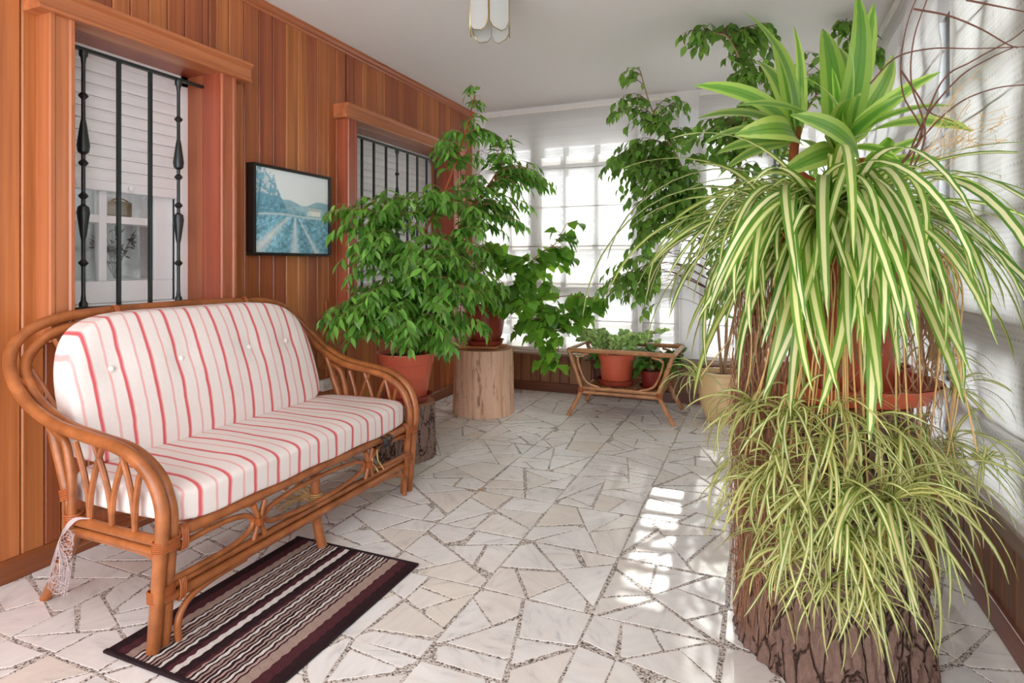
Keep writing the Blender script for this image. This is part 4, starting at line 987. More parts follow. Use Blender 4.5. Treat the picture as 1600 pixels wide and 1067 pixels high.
def join_items(root, items, name):
    og = Matrix.Translation(-ORG[root.name]); cache = {}
    V_, F_, UVs, b = [], [], [], 0
    for me, M in items:
        if me.name not in cache:
            v = np.zeros(len(me.vertices) * 3, np.float32); me.vertices.foreach_get('co', v)
            f = np.zeros(len(me.polygons) * 4, np.int32); me.polygons.foreach_get('vertices', f)
            u = None
            if me.uv_layers: u = np.zeros(len(me.loops) * 2, np.float32); me.uv_layers[0].data.foreach_get('uv', u)
            cache[me.name] = (v.reshape(-1, 3), f.reshape(-1, 4), u)
        v, f, u = cache[me.name]; A = np.array(og @ M, np.float32)
        V_.append(v @ A[:3, :3].T + A[:3, 3]); F_.append(f + b); b += len(v)
        if u is not None: UVs.append(u)
    me = bpy.data.meshes.new(name); V_ = np.concatenate(V_); F_ = np.concatenate(F_)
    me.vertices.add(len(V_)); me.vertices.foreach_set('co', V_.ravel()); me.loops.add(len(F_) * 4); me.loops.foreach_set('vertex_index', F_.ravel().astype(np.int32))
    me.polygons.add(len(F_)); me.polygons.foreach_set('loop_start', np.arange(0, len(F_) * 4, 4, dtype=np.int32)); me.polygons.foreach_set('loop_total', np.full(len(F_), 4, np.int32))
    me.polygons.foreach_set('use_smooth', [True] * len(F_))
    if UVs: ul = me.uv_layers.new(name='UVMap'); ul.data.foreach_set('uv', np.concatenate(UVs))
    me.update(); me.validate(); seen = []
    for m_, _ in items:
        for mm in m_.materials:
            if mm not in seen: seen.append(mm)
    me.materials.append(seen[0])
    o = bpy.data.objects.new(name, me); COL.objects.link(o); o.parent = root; o['kind'] = 'stuff'; return o
def basis(d, up, scale, pos, roll=0.0):
    x = d.normalized(); y = up.cross(x)
    if y.length < 1e-4: y = x.orthogonal()
    y.normalize(); z = x.cross(y)
    M = Matrix(((x.x, y.x, z.x), (x.y, y.y, z.y), (x.z, y.z, z.z))).to_4x4()
    if roll: M = M @ Matrix.Rotation(roll, 4, 'X')
    return Matrix.Translation(pos) @ M @ Matrix.Scale(scale, 4)
def inside(p):  # keep foliage in the room
    return Vector((min(max(p.x, XL + .03), XR - .06), min(p.y, YF - .09), min(p.z, H - .02)))
def shrub(root, trunk, blobs, meshes, seed, spacing=.028, size=1.0, droop=.7, n_parts=300, twig_m=None, trunk_m=None, trunk_r=.014, up_frac=.15, leaf_from=.3, extra=(), steep=.5):
    """trunk: list of polylines; blobs: (px, py, depth, rx, ry, rdepth, twigs) read off the photograph"""
    rd = rng(seed); pts = []
    for pl in trunk:
        c = cr(pl, 8); q = MB(); n = len(c); q.tube(c, [trunk_r * (1 - .65 * i / n) for i in range(n)], 8); q.build('stem', trunk_m or TRUNKM, root); pts += c
    q = MB(); items = []
    for (bx, by, bt, rx, ry, rt, n) in blobs:
        for k in range(n):
            while True:
                a, b, c = rd.uniform(-1, 1), rd.uniform(-1, 1), rd.uniform(-1, 1)
                if a * a + b * b + c * c < 1: break
            e = inside(V3(bx + a * rx, by + b * ry, bt + c * rt))
            best = min(pts, key=lambda p: (p - e).length + (1.2 * max(0, p.z - e.z + .02)) + .35 * abs((e.z - p.z) - steep * Vector((e.x - p.x, e.y - p.y)).length))
            kx, kz = e.x - .048 * (YF - e.y), e.z + .577 * (YF - e.y)
            if -.70 < kx < -.35 and 1.05 < kz < 1.9: continue
            d = e - best; L = d.length
            if L < .06: continue
            m1 = best.lerp(e, .5) + UP * (up_frac * L) + Vector((rd.uniform(-.04, .04), rd.uniform(-.04, .04), 0)) * L
            tip = inside(e + Vector((d.x, d.y, 0)) * .12 - UP * (.10 * droop * min(1.0, L * 1.5)))
            tw = cr([best, m1, e, tip], 8)
            tw = [inside(p) for p in tw]
            q.tube(tw[::2] if len(tw) > 16 else tw, [max(.0009, .0030 * (1 - i / 12)) for i in range(len(tw[::2] if len(tw) > 16 else tw))], 4, cap=False)
            tot = 0; nxt = rd.uniform(0, spacing); side = 1; Lt = sum((tw[i + 1] - tw[i]).length for i in range(len(tw) - 1)); start = min(leaf_from * Lt, max(0, Lt - .55))
            for i in range(len(tw) - 1):
                sl = (tw[i + 1] - tw[i]).length; tg = (tw[i + 1] - tw[i]).normalized()
                while nxt < tot + sl:
                    if nxt >= start:
                        p = tw[i].lerp(tw[i + 1], (nxt - tot) / max(sl, 1e-6)); sd = tg.cross(UP)
                        sd = sd.normalized() if sd.length > 1e-3 else Vector((1, 0, 0)); side = -side
                        dr = tg * rd.uniform(.25, .7) + sd * side * rd.uniform(.45, 1.0) - UP * droop * rd.uniform(.4, 1.3) + Vector((rd.uniform(-.25, .25), rd.uniform(-.25, .25), rd.uniform(-.15, .15)))
                        nrm = (UP * .8 + Vector((e.x - best.x, e.y - best.y, 0)) * .9 + Vector((rd.uniform(-.6, .6), rd.uniform(-.6, .6), rd.uniform(-.2, .4))))
                        items.append((rd.choice(meshes), basis(dr, nrm, size * rd.uniform(.72, 1.12), p)))
                    nxt += spacing * rd.uniform(.7, 1.35)
                tot += sl
            # a leaf at the tip
            items.append((rd.choice(meshes), basis((tw[-1] - tw[-2]).normalized() - UP * .35, UP + Vector((rd.uniform(-.5, .5), rd.uniform(-.5, .5), 0)), size * .8, tw[-1])))
    if q.v: q.build('twigs', twig_m or TWIGM, root, kind='stuff')
    out = []
    for me, M in items:
        p = M.translation; tip = M @ Vector((.09, 0, -.02))
        if p.x > XR - .05 or p.y > YF - .07 or tip.x < XL + .012 or tip.z > H - .005 or tip.x > XR - .03 or tip.y > YF - .06: continue
        kx, kz = p.x - .048 * (YF - p.y), p.z + .577 * (YF - p.y)
        if -.68 < kx < -.37 and 1.05 < kz < 1.9: continue      # the crown is open where the sunbeam comes through
        out.append((me, M))
    place(root, out + list(extra), n_parts)
    return len(out)

FIGM = m_leaf('glossy_fig_leaf', lin((50, 106, 36)), lin((122, 172, 76)), .42, .26, .42)
FIG2M = m_leaf('dark_fig_leaf', lin((62, 104, 40)), lin((120, 160, 72)), .5, .35, .3)
fig_meshes = [leaf_mesh('fig_leaf', FIGM, L, Wd, fig_prof, f, c) for L, Wd, f, c in ((.092, .028, .3, .18), (.085, .026, .2, .3), (.096, .030, .35, .1), (.070, .023, .15, .35))]
fig2_meshes = [leaf_mesh('fig_leaf', FIG2M, L, Wd, fig_prof, f, c) for L, Wd, f, c in ((.088, .044, .3, .15), (.08, .042, .2, .28), (.092, .048, .3, .1), (.07, .036, .15, .3))]

# weeping fig in the terracotta pot, second plant from the left wall
fp = (-1.955, 3.03)
fig = empty('potted_weeping_fig', (*fp, .332), 'bushy weeping fig in a terracotta pot on the short bark log behind the settee', 'potted plant')
flower_pot(*fp, .340, .178, .285, TERRA, fig, 'rim', (.155, .04), TERRA_D)
b_ = Vector((*fp, .59))
tr1 = [b_, V3(632, 470, 3.55), V3(650, 390, 3.55), V3(690, 310, 3.6), V3(720, 230, 3.65), V3(742, 150, 3.7)]
tr2 = [b_ + Vector((.03, 0, 0)), V3(640, 500, 3.5), V3(625, 420, 3.45), V3(610, 350, 3.4)]
tr3 = [b_ + Vector((0, .03, 0)), V3(645, 480, 3.6), V3(680, 420, 3.65), V3(735, 330, 3.75), V3(780, 265, 3.85)]
blobs = [(740, 165, 3.7, 16, 38, .10, 16), (706, 235, 3.65, 40, 34, .18, 26), (770, 225, 3.8, 38, 32, .18, 24), (815, 275, 3.9, 40, 26, .14, 20), (790, 330, 3.85, 36, 36, .18, 20),
         (735, 310, 3.7, 50, 45, .25, 34), (660, 320, 3.5, 55, 38, .25, 36), (590, 325, 3.35, 50, 34, .18, 26), (575, 385, 3.3, 48, 45, .22, 34), (650, 400, 3.35, 70, 50, .28, 54), (725, 395, 3.6, 55, 50, .28, 40),
         (565, 455, 3.3, 40, 35, .2, 20), (545, 500, 3.25, 30, 28, .12, 14), (610, 480, 3.3, 50, 42, .25, 32), (690, 470, 3.4, 60, 45, .28, 44), (725, 500, 3.45, 34, 30, .15, 16), (640, 515, 3.3, 60, 22, .2, 18), (738, 140, 3.7, 8, 16, .04, 4), (845, 282, 3.9, 20, 10, .05, 6), (535, 330, 3.3, 22, 40, .10, 8), (525, 490, 3.25, 14, 16, .06, 6), (700, 540, 3.35, 18, 14, .08, 6), (760, 440, 3.6, 24, 40, .15, 12)]
n_fig = shrub(fig, [tr1, tr2, tr3], blobs, fig_meshes, 31, .022, 1.0, .6, 300, trunk_r=.0115, trunk_m=CANE)

# tall fig at the back, in the cream pot
f2 = V3(1128, 600, 4.35); f2 = (f2.x, f2.y)
fig2 = empty('potted_tall_fig', (*f2, .003), 'tall dark leaved fig reaching the ceiling, in a cream pot near the cane stand', 'potted plant')
flower_pot(*f2, .003, .165, .36, CREAM, fig2, 'round')
b2 = Vector((*f2, .33))
t1 = [b2, V3(1115, 440, 4.25), V3(1095, 330, 4.15), V3(1060, 250, 4.1), V3(1020, 175, 4.1), V3(1000, 110, 4.1)]
t2 = [b2 + Vector((.02, 0, 0)), V3(1140, 400, 4.1), V3(1155, 250, 3.8), V3(1165, 140, 3.6), V3(1140, 62, 3.45), V3(1100, 52, 3.4)]
t3 = [b2 + Vector((0, .02, 0)), V3(1170, 400, 4.1), V3(1230, 230, 3.7), V3(1300, 110, 3.5), V3(1345, 40, 3.4)]
blobs2 = [(990, 110, 4.1, 22, 24, .1, 8), (1005, 170, 4.1, 48, 36, .14, 22), (985, 250, 4.1, 52, 30, .15, 30), (1060, 190, 4.05, 40, 50, .2, 20), (1040, 290, 4.05, 64, 40, .2, 60), (1025, 350, 4.1, 44, 46, .2, 44), (1080, 330, 4.05, 60, 60, .22, 50), (985, 425, 4.1, 36, 30, .15, 18), (1050, 430, 4.1, 54, 60, .2, 50), (1055, 500, 4.15, 30, 34, .15, 12), (1105, 420, 4.1, 40, 70, .2, 34),
          (1085, 62, 3.4, 26, 24, .1, 12), (1135, 45, 3.45, 50, 20, .15, 20), (1170, 85, 3.5, 40, 50, .18, 24), (1190, 45, 3.45, 22, 22, .1, 8), (1130, 215, 3.85, 60, 40, .2, 44), (1190, 180, 3.6, 60, 60, .2, 26), (1330, 60, 3.4, 40, 44, .15, 22), (1365, 70, 3.4, 30, 24, .1, 10), (1270, 110, 3.5, 30, 50, .15, 12), (1175, 290, 3.9, 60, 50, .2, 22), (1240, 260, 3.7, 50, 40, .2, 14)]
n_fig2 = shrub(fig2, [t1, t2, t3], blobs2, fig2_meshes, 47, .034, 1.0, .8, 300, TWIGD, TRUNKM, trunk_r=.0105)

# grape ivy on the peeled log
gv = V3(760, 545, 4.6); gv = (-1.968, 4.165)
ivy = empty('potted_grape_ivy', (*gv, .524), 'trailing grape ivy in a rounded red pot on the pale peeled log', 'potted plant')
flower_pot(*gv, .532, .150, .30, TERRA_D, ivy, 'round', (.152, .04), TERRA_D)
IVYM = m_leaf('grape_ivy_leaf', lin((48, 98, 36)), lin((124, 176, 64)), .48, .3, .3)
def lobed_leaf(name, mat, L, seed):
    """broad toothed leaf with three lobes, as a fan of two rows round the midrib"""
    rd = rng(seed); n = 9; out = []
    pr = [0.10, .50, .42, .58, .40, .36, .27, .20, .10, 0.0]
    vs = []; fs = []
    for i in range(n + 1):
        t = i / n; w = pr[i] * L * (1 + rd.uniform(-.08, .08)); x = t * L; z = -.22 * L * t * t; xx = x - (.10 * L if i in (1, 3) else 0)
        vs += [(xx, -w, z - .10 * w + .12 * w), (x, 0, z), (xx, w, z + .10 * w)]
    for i in range(n): b = 3 * i; fs += [(b, b + 3, b + 4, b + 1), (b + 1, b + 4, b + 5, b + 2)]
    me = bpy.data.meshes.new(name); me.from_pydata(vs, [], fs); me.materials.append(mat); me.polygons.foreach_set('use_smooth', [True] * len(fs)); return me
ivy_meshes = [lobed_leaf('ivy_leaf', IVYM, L, k) for k, L in enumerate((.105, .12, .09, .11))]
bi = Vector((*gv, .80))
v1 = [bi, V3(790, 470, 4.45), V3(820, 420, 4.4), V3(845, 395, 4.35), V3(868, 380, 4.35), V3(885, 350, 4.35)]
v2 = [bi + Vector((.02, .0, 0)), V3(800, 478, 4.45), V3(850, 468, 4.4), V3(890, 462, 4.35), V3(918, 466, 4.35)]
v3 = [bi + Vector((.03, -.02, 0)), V3(805, 480, 4.4), V3(845, 490, 4.35), V3(872, 530, 4.35), V3(868, 565, 4.35)]
v4 = [bi, V3(752, 440, 4.4), V3(740, 410, 4.4), V3(745, 380, 4.4)]
blobs3 = [(790, 450, 4.4, 40, 32, .16, 22), (815, 470, 4.35, 50, 30, .18, 24), (845, 430, 4.4, 40, 32, .14, 13), (872, 392, 4.35, 30, 20, .08, 14), (885, 355, 4.35, 22, 16, .05, 9), (870, 470, 4.4, 44, 28, .12, 16), (915, 475, 4.35, 24, 14, .06, 9), (840, 500, 4.35, 46, 24, .14, 22), (868, 535, 4.35, 26, 22, .08, 14), (862, 562, 4.35, 26, 16, .06, 13), (900, 495, 4.35, 20, 22, .08, 5), (938, 472, 4.35, 12, 8, .05, 5), (800, 405, 4.4, 24, 24, .1, 8), (760, 400, 4.4, 24, 26, .12, 8), (745, 445, 4.4, 24, 24, .12, 8)]
shrub(ivy, [v1, v2, v3, v4], blobs3, ivy_meshes, 53, .055, 1.0, .55, 300, TWIGM, TWIGM, trunk_r=.006, up_frac=.1, leaf_from=.35)

# ------------------------------------------------------------------ cane plant stand and its pots
st = empty('cane_plant_stand', (-.95, 4.57, 0), 'low bamboo and cane plant stand with splayed legs under the far blinds', 'plant stand')
X0, X1, Y0, Y1 = -1.335, -.555, 4.305, 4.815
def cane(pts, r, name, n=6): q = MB(); q.tube(cr(pts, n), r, 8); return q.build(name, STANDCANE, st)
for y_, nm in ((Y0, 'front'), (Y1, 'back')):
    for xo, s_ in ((X0, 1), (X1, -1)):
        q = MB(); P = [(xo + s_ * .005, y_, .50), (xo + s_ * .055, y_, .36), (xo + s_ * .100, y_, .235), (xo + s_ * .098, y_, .19), (xo + s_ * .055, y_, .10), (xo + s_ * .0, y_, .004)]
        c = cr(P, 6); q.tube(c, [.0165 * (1 + (.22 if i % 7 == 3 else 0)) for i in range(len(c))], 9); q.build('leg', STANDCANE, st)
        cane([(xo + s_ * .155, y_, .478), (xo + s_ * .095, y_, .462), (xo + s_ * .075, y_, .43), (xo + s_ * .105, y_, .33), (xo + s_ * .15, y_, .262), (xo + s_ * .24, y_, .232)], .0085, 'brace')
        q = MB(); 
        for k in range(4): q.ring((xo + s_ * .1, y_, .195 + k * .009), (0, 0, 1), .021, .0045, 14, 5)
        q.build('binding', BIND, st)
    cane([(X0 - .005, y_, .500), ((X0 + X1) / 2, y_, .502), (X1 + .005, y_, .500)], .0175, 'top_rail')
    for z in (.222, .190): cane([(X0 + .09, y_, z), ((X0 + X1) / 2, y_, z), (X1 - .09, y_, z)], .0125, 'shelf_rail')
for xo in (X0, X1): cane([(xo, Y0, .500), (xo, (Y0 + Y1) / 2, .500), (xo, Y1, .500)], .0155, 'end_rail')
for xo in (X0 + .1, X1 - .1): cane([(xo, Y0, .205), (xo, (Y0 + Y1) / 2, .205), (xo, Y1, .205)], .0125, 'end_rail')
k = X0 + .112
while k < X1 - .105:
    cane([(k, Y0 + .005, .212), (k, (Y0 + Y1) / 2, .212), (k, Y1 - .005, .212)], .008, 'shelf_cane', 2); k += .0205
SZ = .226
JADE = m_leaf('jade_leaf', lin((108, 150, 74)), lin((172, 198, 124)), .2, .3, .2)
jm = [leaf_mesh('jade_leaf', JADE, .050, .034, oval_prof, .1, .1, 5)]
jp = (-1.02, 4.55)
jade = empty('potted_jade_plant', (*jp, SZ - .006), 'terracotta pot of small grey green jade plants on the middle of the cane stand shelf', 'potted plant')
flower_pot(*jp, SZ, .142, .235, TERRA, jade, 'plain', (.15, .045), TERRA_D)
rj = rng(61); items = []; q = MB()
for k in range(34):
    a0 = Vector((jp[0] + rj.uniform(-.09, .09), jp[1] + rj.uniform(-.09, .09), SZ + .20)); e = Vector((jp[0] + rj.uniform(-.33, .36), jp[1] + rj.uniform(-.13, .13), rj.uniform(.52, .66)))
    c = cr([a0, a0.lerp(e, .5) + UP * .05, e], 6); q.tube(c, .003, 5)
    for i in range(3, len(c)):
        for s_ in (0, 1, 2):
            aa = rj.uniform(0, 6.28); items.append((jm[0], basis(Vector((math.cos(aa), math.sin(aa), rj.uniform(-.1, .8))), UP * .4 - FWD, rj.uniform(.6, 1.15), c[i])))
q.build('stems', TWIGD, jade, kind='stuff'); place(jade, items, 160)
BROAD = m_leaf('broad_green_leaf', lin((40, 92, 32)), lin((96, 150, 58)), .3, .3, .25)
bm_ = [leaf_mesh('broad_leaf', BROAD, .10, .045, oval_prof, .25, .3), leaf_mesh('broad_leaf', BROAD, .085, .038, oval_prof, .3, .2)]
def bunch(name, label, cx, cy, z, r, h, m, style, saucer, meshes, n, spread, rise, seed, sm=None, size=1.0, zmin=None):
    P = empty(name, (cx, cy, z - .006), label, 'potted plant'); zs = flower_pot(cx, cy, z, r, h, m, P, style, saucer, sm)
    rr = rng(seed); it = []; q = MB()
    for k in range(n):
        a = rr.uniform(0, 6.28); d = Vector((math.cos(a), math.sin(a), 0)); s0 = Vector((cx, cy, zs)) + d * r * .3 * rr.random(); e = Vector((cx, cy, zs)) + d * spread * rr.uniform(.3, 1) + UP * rr.uniform(-.02, rise)
        c = cr([s0, s0.lerp(e, .5) + UP * .03, e], 4); q.tube(c, .0022, 4)
        for p in c[3:]: it.append((rr.choice(meshes), basis(d + Vector((rr.uniform(-.8, .8), rr.uniform(-.8, .8), rr.uniform(-.5, .5))), UP, size * rr.uniform(.7, 1.2), p)))
    q.build('stalks', TWIGM, P, kind='stuff'); place(P, it, 150); return P
bunch('potted_leafy_plant', 'small leafy plant in a maroon pot and saucer on the cane stand shelf', -.745, 4.50, SZ + .002, .078, .125, MAROON, 'plain', (.092, .022), bm_, 12, .11, .12, 71, MAROON)
bunch('potted_creeper', 'round leaved creeper in a brown pot at the left end of the cane stand shelf', -1.165, 4.66, SZ + .002, .085, .17, BROWNPOT, 'plain', None, [leaf_mesh('creeper_leaf', BROAD, .055, .042, oval_prof, .15, .2)], 26, .17, .10, 73, None, 1.0)
bunch('potted_hoya', 'dark green waxy leaved plant behind the maroon pot on the cane stand shelf', -.735, 4.70, SZ + .002, .075, .14, BROWNPOT, 'rim', None, bm_, 34, .23, .17, 79, None, 1.0)

# ------------------------------------------------------------------ stool, dracaena
sc_ = (.43, 2.66)
stool = empty('wooden_stool', (*sc_, .003), 'small orange wooden stool between the big log and the right wall', 'stool')
q = MB(); q.box(sc_[0] - .17, sc_[0] + .17, sc_[1] - .17, sc_[1] + .17, .455, .48); q.build('stool_top', WOODCUT, stool, smooth=False, bevel=.004)
for sx in (-1, 1):
    for sy in (-1, 1):
        q = MB(); q.box(sc_[0] + sx * .14 - .018, sc_[0] + sx * .14 + .018, sc_[1] + sy * .14 - .018, sc_[1] + sy * .14 + .018, .003, .455); q.build('leg', WAINS, stool, smooth=False, bevel=.003)
for d in (-1, 1):
    q = MB(); q.box(sc_[0] - .122, sc_[0] + .122, sc_[1] + d * .14 - .01, sc_[1] + d * .14 + .01, .38, .454); q.build('apron', WAINS, stool, smooth=False)
    q = MB(); q.box(sc_[0] + d * .14 - .01, sc_[0] + d * .14 + .01, sc_[1] - .122, sc_[1] + .122, .38, .454); q.build('apron', WAINS, stool, smooth=False)
DRAC = m_stripe_leaf('dracaena_leaf', lin((150, 188, 84)), lin((104, 158, 64)), lin((184, 208, 116)), lin((124, 168, 76)), .24, .42, .3, lin((92, 144, 58)), (.01, .05))
dp = (.40, 2.70)
dr = empty('potted_dracaena', (*dp, .482), 'broad leaved dracaena with lime edged leaves rising behind the spider plant', 'potted plant')
flower_pot(*dp, .488, .15, .27, TERRA_D, dr, 'rim', (.15, .03), TERRA_D)
DC = [V3(1308, 238, 2.3), V3(1245, 218, 2.35), V3(1345, 268, 2.25)]
for k, c in enumerate(DC):
    q = MB(); cc = cr([Vector((*dp, .74)) + Vector((.03 * (k - 1), 0, 0)), Vector((*dp, 1.15)).lerp(c, .4), c - UP * .12, c + UP * .05], 8); q.tube(cc, [.021 - .004 * i / len(cc) for i in range(len(cc))], 10); q.build('cane', CANE, dr)
q = MB(); q.tube([V3(1214, 560, 2.5), V3(1210, 178, 2.5)], .0055, 8); q.build('support_stake', STAKE, dr)
rdr = rng(91)
drm = [ribbon_mesh('dracaena_leaf', DRAC, L, Wd, th0, th1, 1.3, 10, .12, .8, .28, sd, tw * .6) for L, Wd, th0, th1, sd, tw in ((.56, 0.101, 1.1, .1, .05, .3), (.60, 0.107, .7, -.4, -.08, -.4), (.52, 0.104, .35, -.65, .1, .5), (.58, 0.096, 1.35, .9, 0, .2), (.50, 0.111, .15, -.75, -.1, -.3), (.46, 0.091, .9, -.2, .12, .6))]
items = []
def dleaf(mesh_i, c, px, py, t, s, roll=0):
    """leaf whose chord points to a spot read off the photograph"""
    me = drm[mesh_i]; tipv = Vector(me.vertices[-2].co); t -= .15; dx = V3(px, py, 1.0).x; t = min(t, .60 / dx) if dx > 0 else t; tgt = V3(px, py, t) - c; d = tgt.normalized()
    h0 = math.atan2(tipv.y, tipv.x); el0 = math.atan2(tipv.z, math.hypot(tipv.x, tipv.y))
    pre = Matrix.Rotation(el0, 4, 'Y') @ Matrix.Rotation(-h0, 4, 'Z')          # chord of the leaf onto +x
    nrm = UP * .75 - FWD * rdr.uniform(.9, 1.4) + RGT * rdr.uniform(-.5, .5)
    M = basis(d, nrm, tgt.length / tipv.length * s, c, roll * .5) @ pre
    items.append((me, M))
for i, c, px, py, t in ((0, 0, 1338, -12, 2.35), (3, 0, 1365, 5, 2.45), (0, 1, 1158, 16, 2.45), (0, 1, 1205, 55, 2.6), (1, 1, 1085, 134, 2.3), (2, 1, 1090, 185, 2.35), (2, 1, 1098, 225, 2.4), (4, 1, 1148, 212, 2.15), (1, 1, 1120, 240, 2.6), (2, 0, 1150, 165, 2.2),
                        (3, 0, 1325, 62, 2.1), (0, 0, 1302, 70, 2.75), (1, 0, 1470, 112, 2.45), (1, 0, 1490, 165, 2.4), (2, 0, 1520, 205, 2.5), (0, 0, 1418, 145, 2.2), (5, 0, 1395, 85, 2.5), (2, 2, 1440, 215, 2.25), (4, 2, 1235, 180, 2.1), (5, 0, 1250, 120, 2.2), (0, 0, 1285, 45, 2.6), (3, 1, 1240, 40, 2.5), (4, 0, 1215, 275, 2.2), (4, 2, 1300, 300, 2.1), (1, 2, 1480, 250, 2.4), (5, 1, 1180, 95, 2.7), (2, 1, 1120, 280, 2.7), (5, 2, 1390, 215, 2.15), (4, 1, 1290, 260, 2.3), (2, 0, 1405, 250, 2.2), (3, 0, 1300, 105, 2.35), (5, 0, 1345, 150, 2.05)):
    me_i, cl = i, DC[c] if isinstance(c, int) else c
    dleaf(me_i, cl, px, py, t, 1.0, rdr.uniform(-.5, .5))
place(dr, items, 300)

# ------------------------------------------------------------------ spider plant on the big log
SP = m_stripe_leaf('striped_spider_leaf', lin((74, 124, 40)), lin((230, 228, 184)), lin((118, 156, 58)), lin((208, 214, 142)), .215, .40, .35)
SP2 = m_stripe_leaf('striped_spider_plantlet_leaf', lin((96, 136, 52)), lin((222, 218, 172)), lin((152, 168, 88)), lin((208, 198, 146)), .23, .40, .4)
DEAD = m_plain('dead_leaf', (146, 112, 84), .8, .1, 0, 60, .3)
def mk_root():
    t = NT('rusty_dry_roots'); return t.base(t.mix(t.rand(), lin((104, 66, 50)), lin((184, 138, 108))), .9, .1)
ROOTM = mk_root()
spc = (.235, 2.075)
sp = empty('potted_spider_plant', (*spc, .748), 'huge variegated spider plant in a terracotta pot on the big bark log', 'potted plant')
flower_pot(*spc, .758, .195, .50, TERRA, sp, 'rim', (.262, .055), TERRA)
rs = rng(101)
heads = [Vector((.205, 2.03, 1.275)), Vector((.12, 2.05, 1.25)), Vector((.30, 2.03, 1.26)), Vector((.23, 2.14, 1.275)), Vector((.20, 1.95, 1.235))]
spm = []
for L, Wd, a0, a1, pw in ((.95, .030, 58, -86, .8), (.88, .029, 46, -82, .85), (.75, .030, 36, -82, .75), (.9, .034, 56, -88, .62), (.72, .028, 24, -80, .8), (.66, .026, 40, -50, 1.0), (.85, .028, 40, -68, 1.0), (.70, .026, 48, -28, 1.1), (.88, .030, 30, -75, .9), (.85, .034, 34, -88, .52), (.78, .034, 18, -88, .5)):
    for sd in (-.12, .12): spm.append(ribbon_mesh('spider_leaf', SP, L, Wd * 1.06, math.radians(a0), math.radians(a1), pw, 14, .22, .5, .5, sd, rs.uniform(-.5, .5)))
items = []
def reach(me, M):
    hi = max((M @ me.vertices[i].co).x for i in range(1, len(me.vertices), 9)); return hi
cnt = 0
while cnt < 300:
    h = rs.choice(heads); a = rs.uniform(0, 2 * PI)
    if rs.random() < .30: a = rs.uniform(-2.4, -.9)          # more of them to the front
    if math.cos(a) > .5 and rs.random() < .2: continue
    me = rs.choice(spm); s = rs.uniform(.68, 1.0) * (1.0 if math.cos(a) < .45 else .85) * (1.0 if math.cos(a) < -.3 else 1)
    if -2.4 < a < -.8: s *= .92
    M = Matrix.Translation(h + Vector((rs.uniform(-.04, .04), rs.uniform(-.04, .04), rs.uniform(-.03, .03)))) @ Matrix.Rotation(a, 4, 'Z') @ Matrix.Rotation(rs.uniform(-.25, .25), 4, 'X') @ Matrix.Rotation(rs.uniform(-.15, .15), 4, 'Y') @ Matrix.Scale(s, 4)
    if reach(me, M) > XR - .06: continue
    items.append((me, M)); cnt += 1
place(sp, items, 300)
# dried runners hanging from the crown
q = None
plants = [(1175, 640, 1.74, .21, 22), (1235, 655, 1.62, .23, 24), (1215, 735, 1.56, .22, 24), (1290, 700, 1.55, .23, 24), (1345, 770, 1.5, .25, 28), (1388, 795, 1.48, .28, 30), (1250, 800, 1.52, .22, 22), (1320, 832, 1.49, .20, 24), (1205, 780, 1.6, .2, 18), (1400, 690, 1.62, .22, 22), (1450, 720, 1.68, .24, 22), (1530, 722, 1.62, .16, 14), (1092, 592, 2.0, .16, 16), (1490, 615, 1.8, .19, 16), (1455, 560, 1.86, .18, 14), (1240, 865, 1.53, .18, 16), (1330, 905, 1.50, .18, 18), (1160, 730, 1.72, .17, 14), (1425, 760, 1.6, .27, 20), (1305, 645, 1.58, .19, 16), (1350, 670, 1.6, .2, 16), (1275, 760, 1.53, .2, 16), (1385, 870, 1.5, .2, 14), (1480, 690, 1.72, .2, 14), (1205, 905, 1.56, .15, 14), (1290, 925, 1.50, .16, 16), (1365, 935, 1.50, .15, 16), (1325, 860, 1.48, .2, 16), (1185, 830, 1.62, .16, 14)]
plm = []
for L, Wd, a0, a1, pw in ((1, .050, 55, -80, .8), (1.1, .042, 35, -85, .7), (.9, .044, 70, -50, 1.0), (.8, .040, 15, -80, .8), (1.15, .036, 60, -88, .6), (.7, .04, 80, -20, 1.1), (1.2, .034, 0, -88, .5)):
    for sd in (-.25, .25): plm.append(ribbon_mesh('plantlet_leaf', SP2, L, Wd, math.radians(a0), math.radians(a1), pw, 10, .2, .5, .55, sd, rs.uniform(-.6, .6)))
extra = []; runners = MB()
def avoid_log(p, r=.02):
    d = Vector((p.x - LOGC[0], p.y - LOGC[1], 0)); rr = .205 + (.27 - .205) * max(0, 1 - p.z / .745) + r
    if p.z < .80 and d.length < rr: d = d.normalized() * rr; return Vector((LOGC[0] + d.x, LOGC[1] + d.y, p.z))
    return p
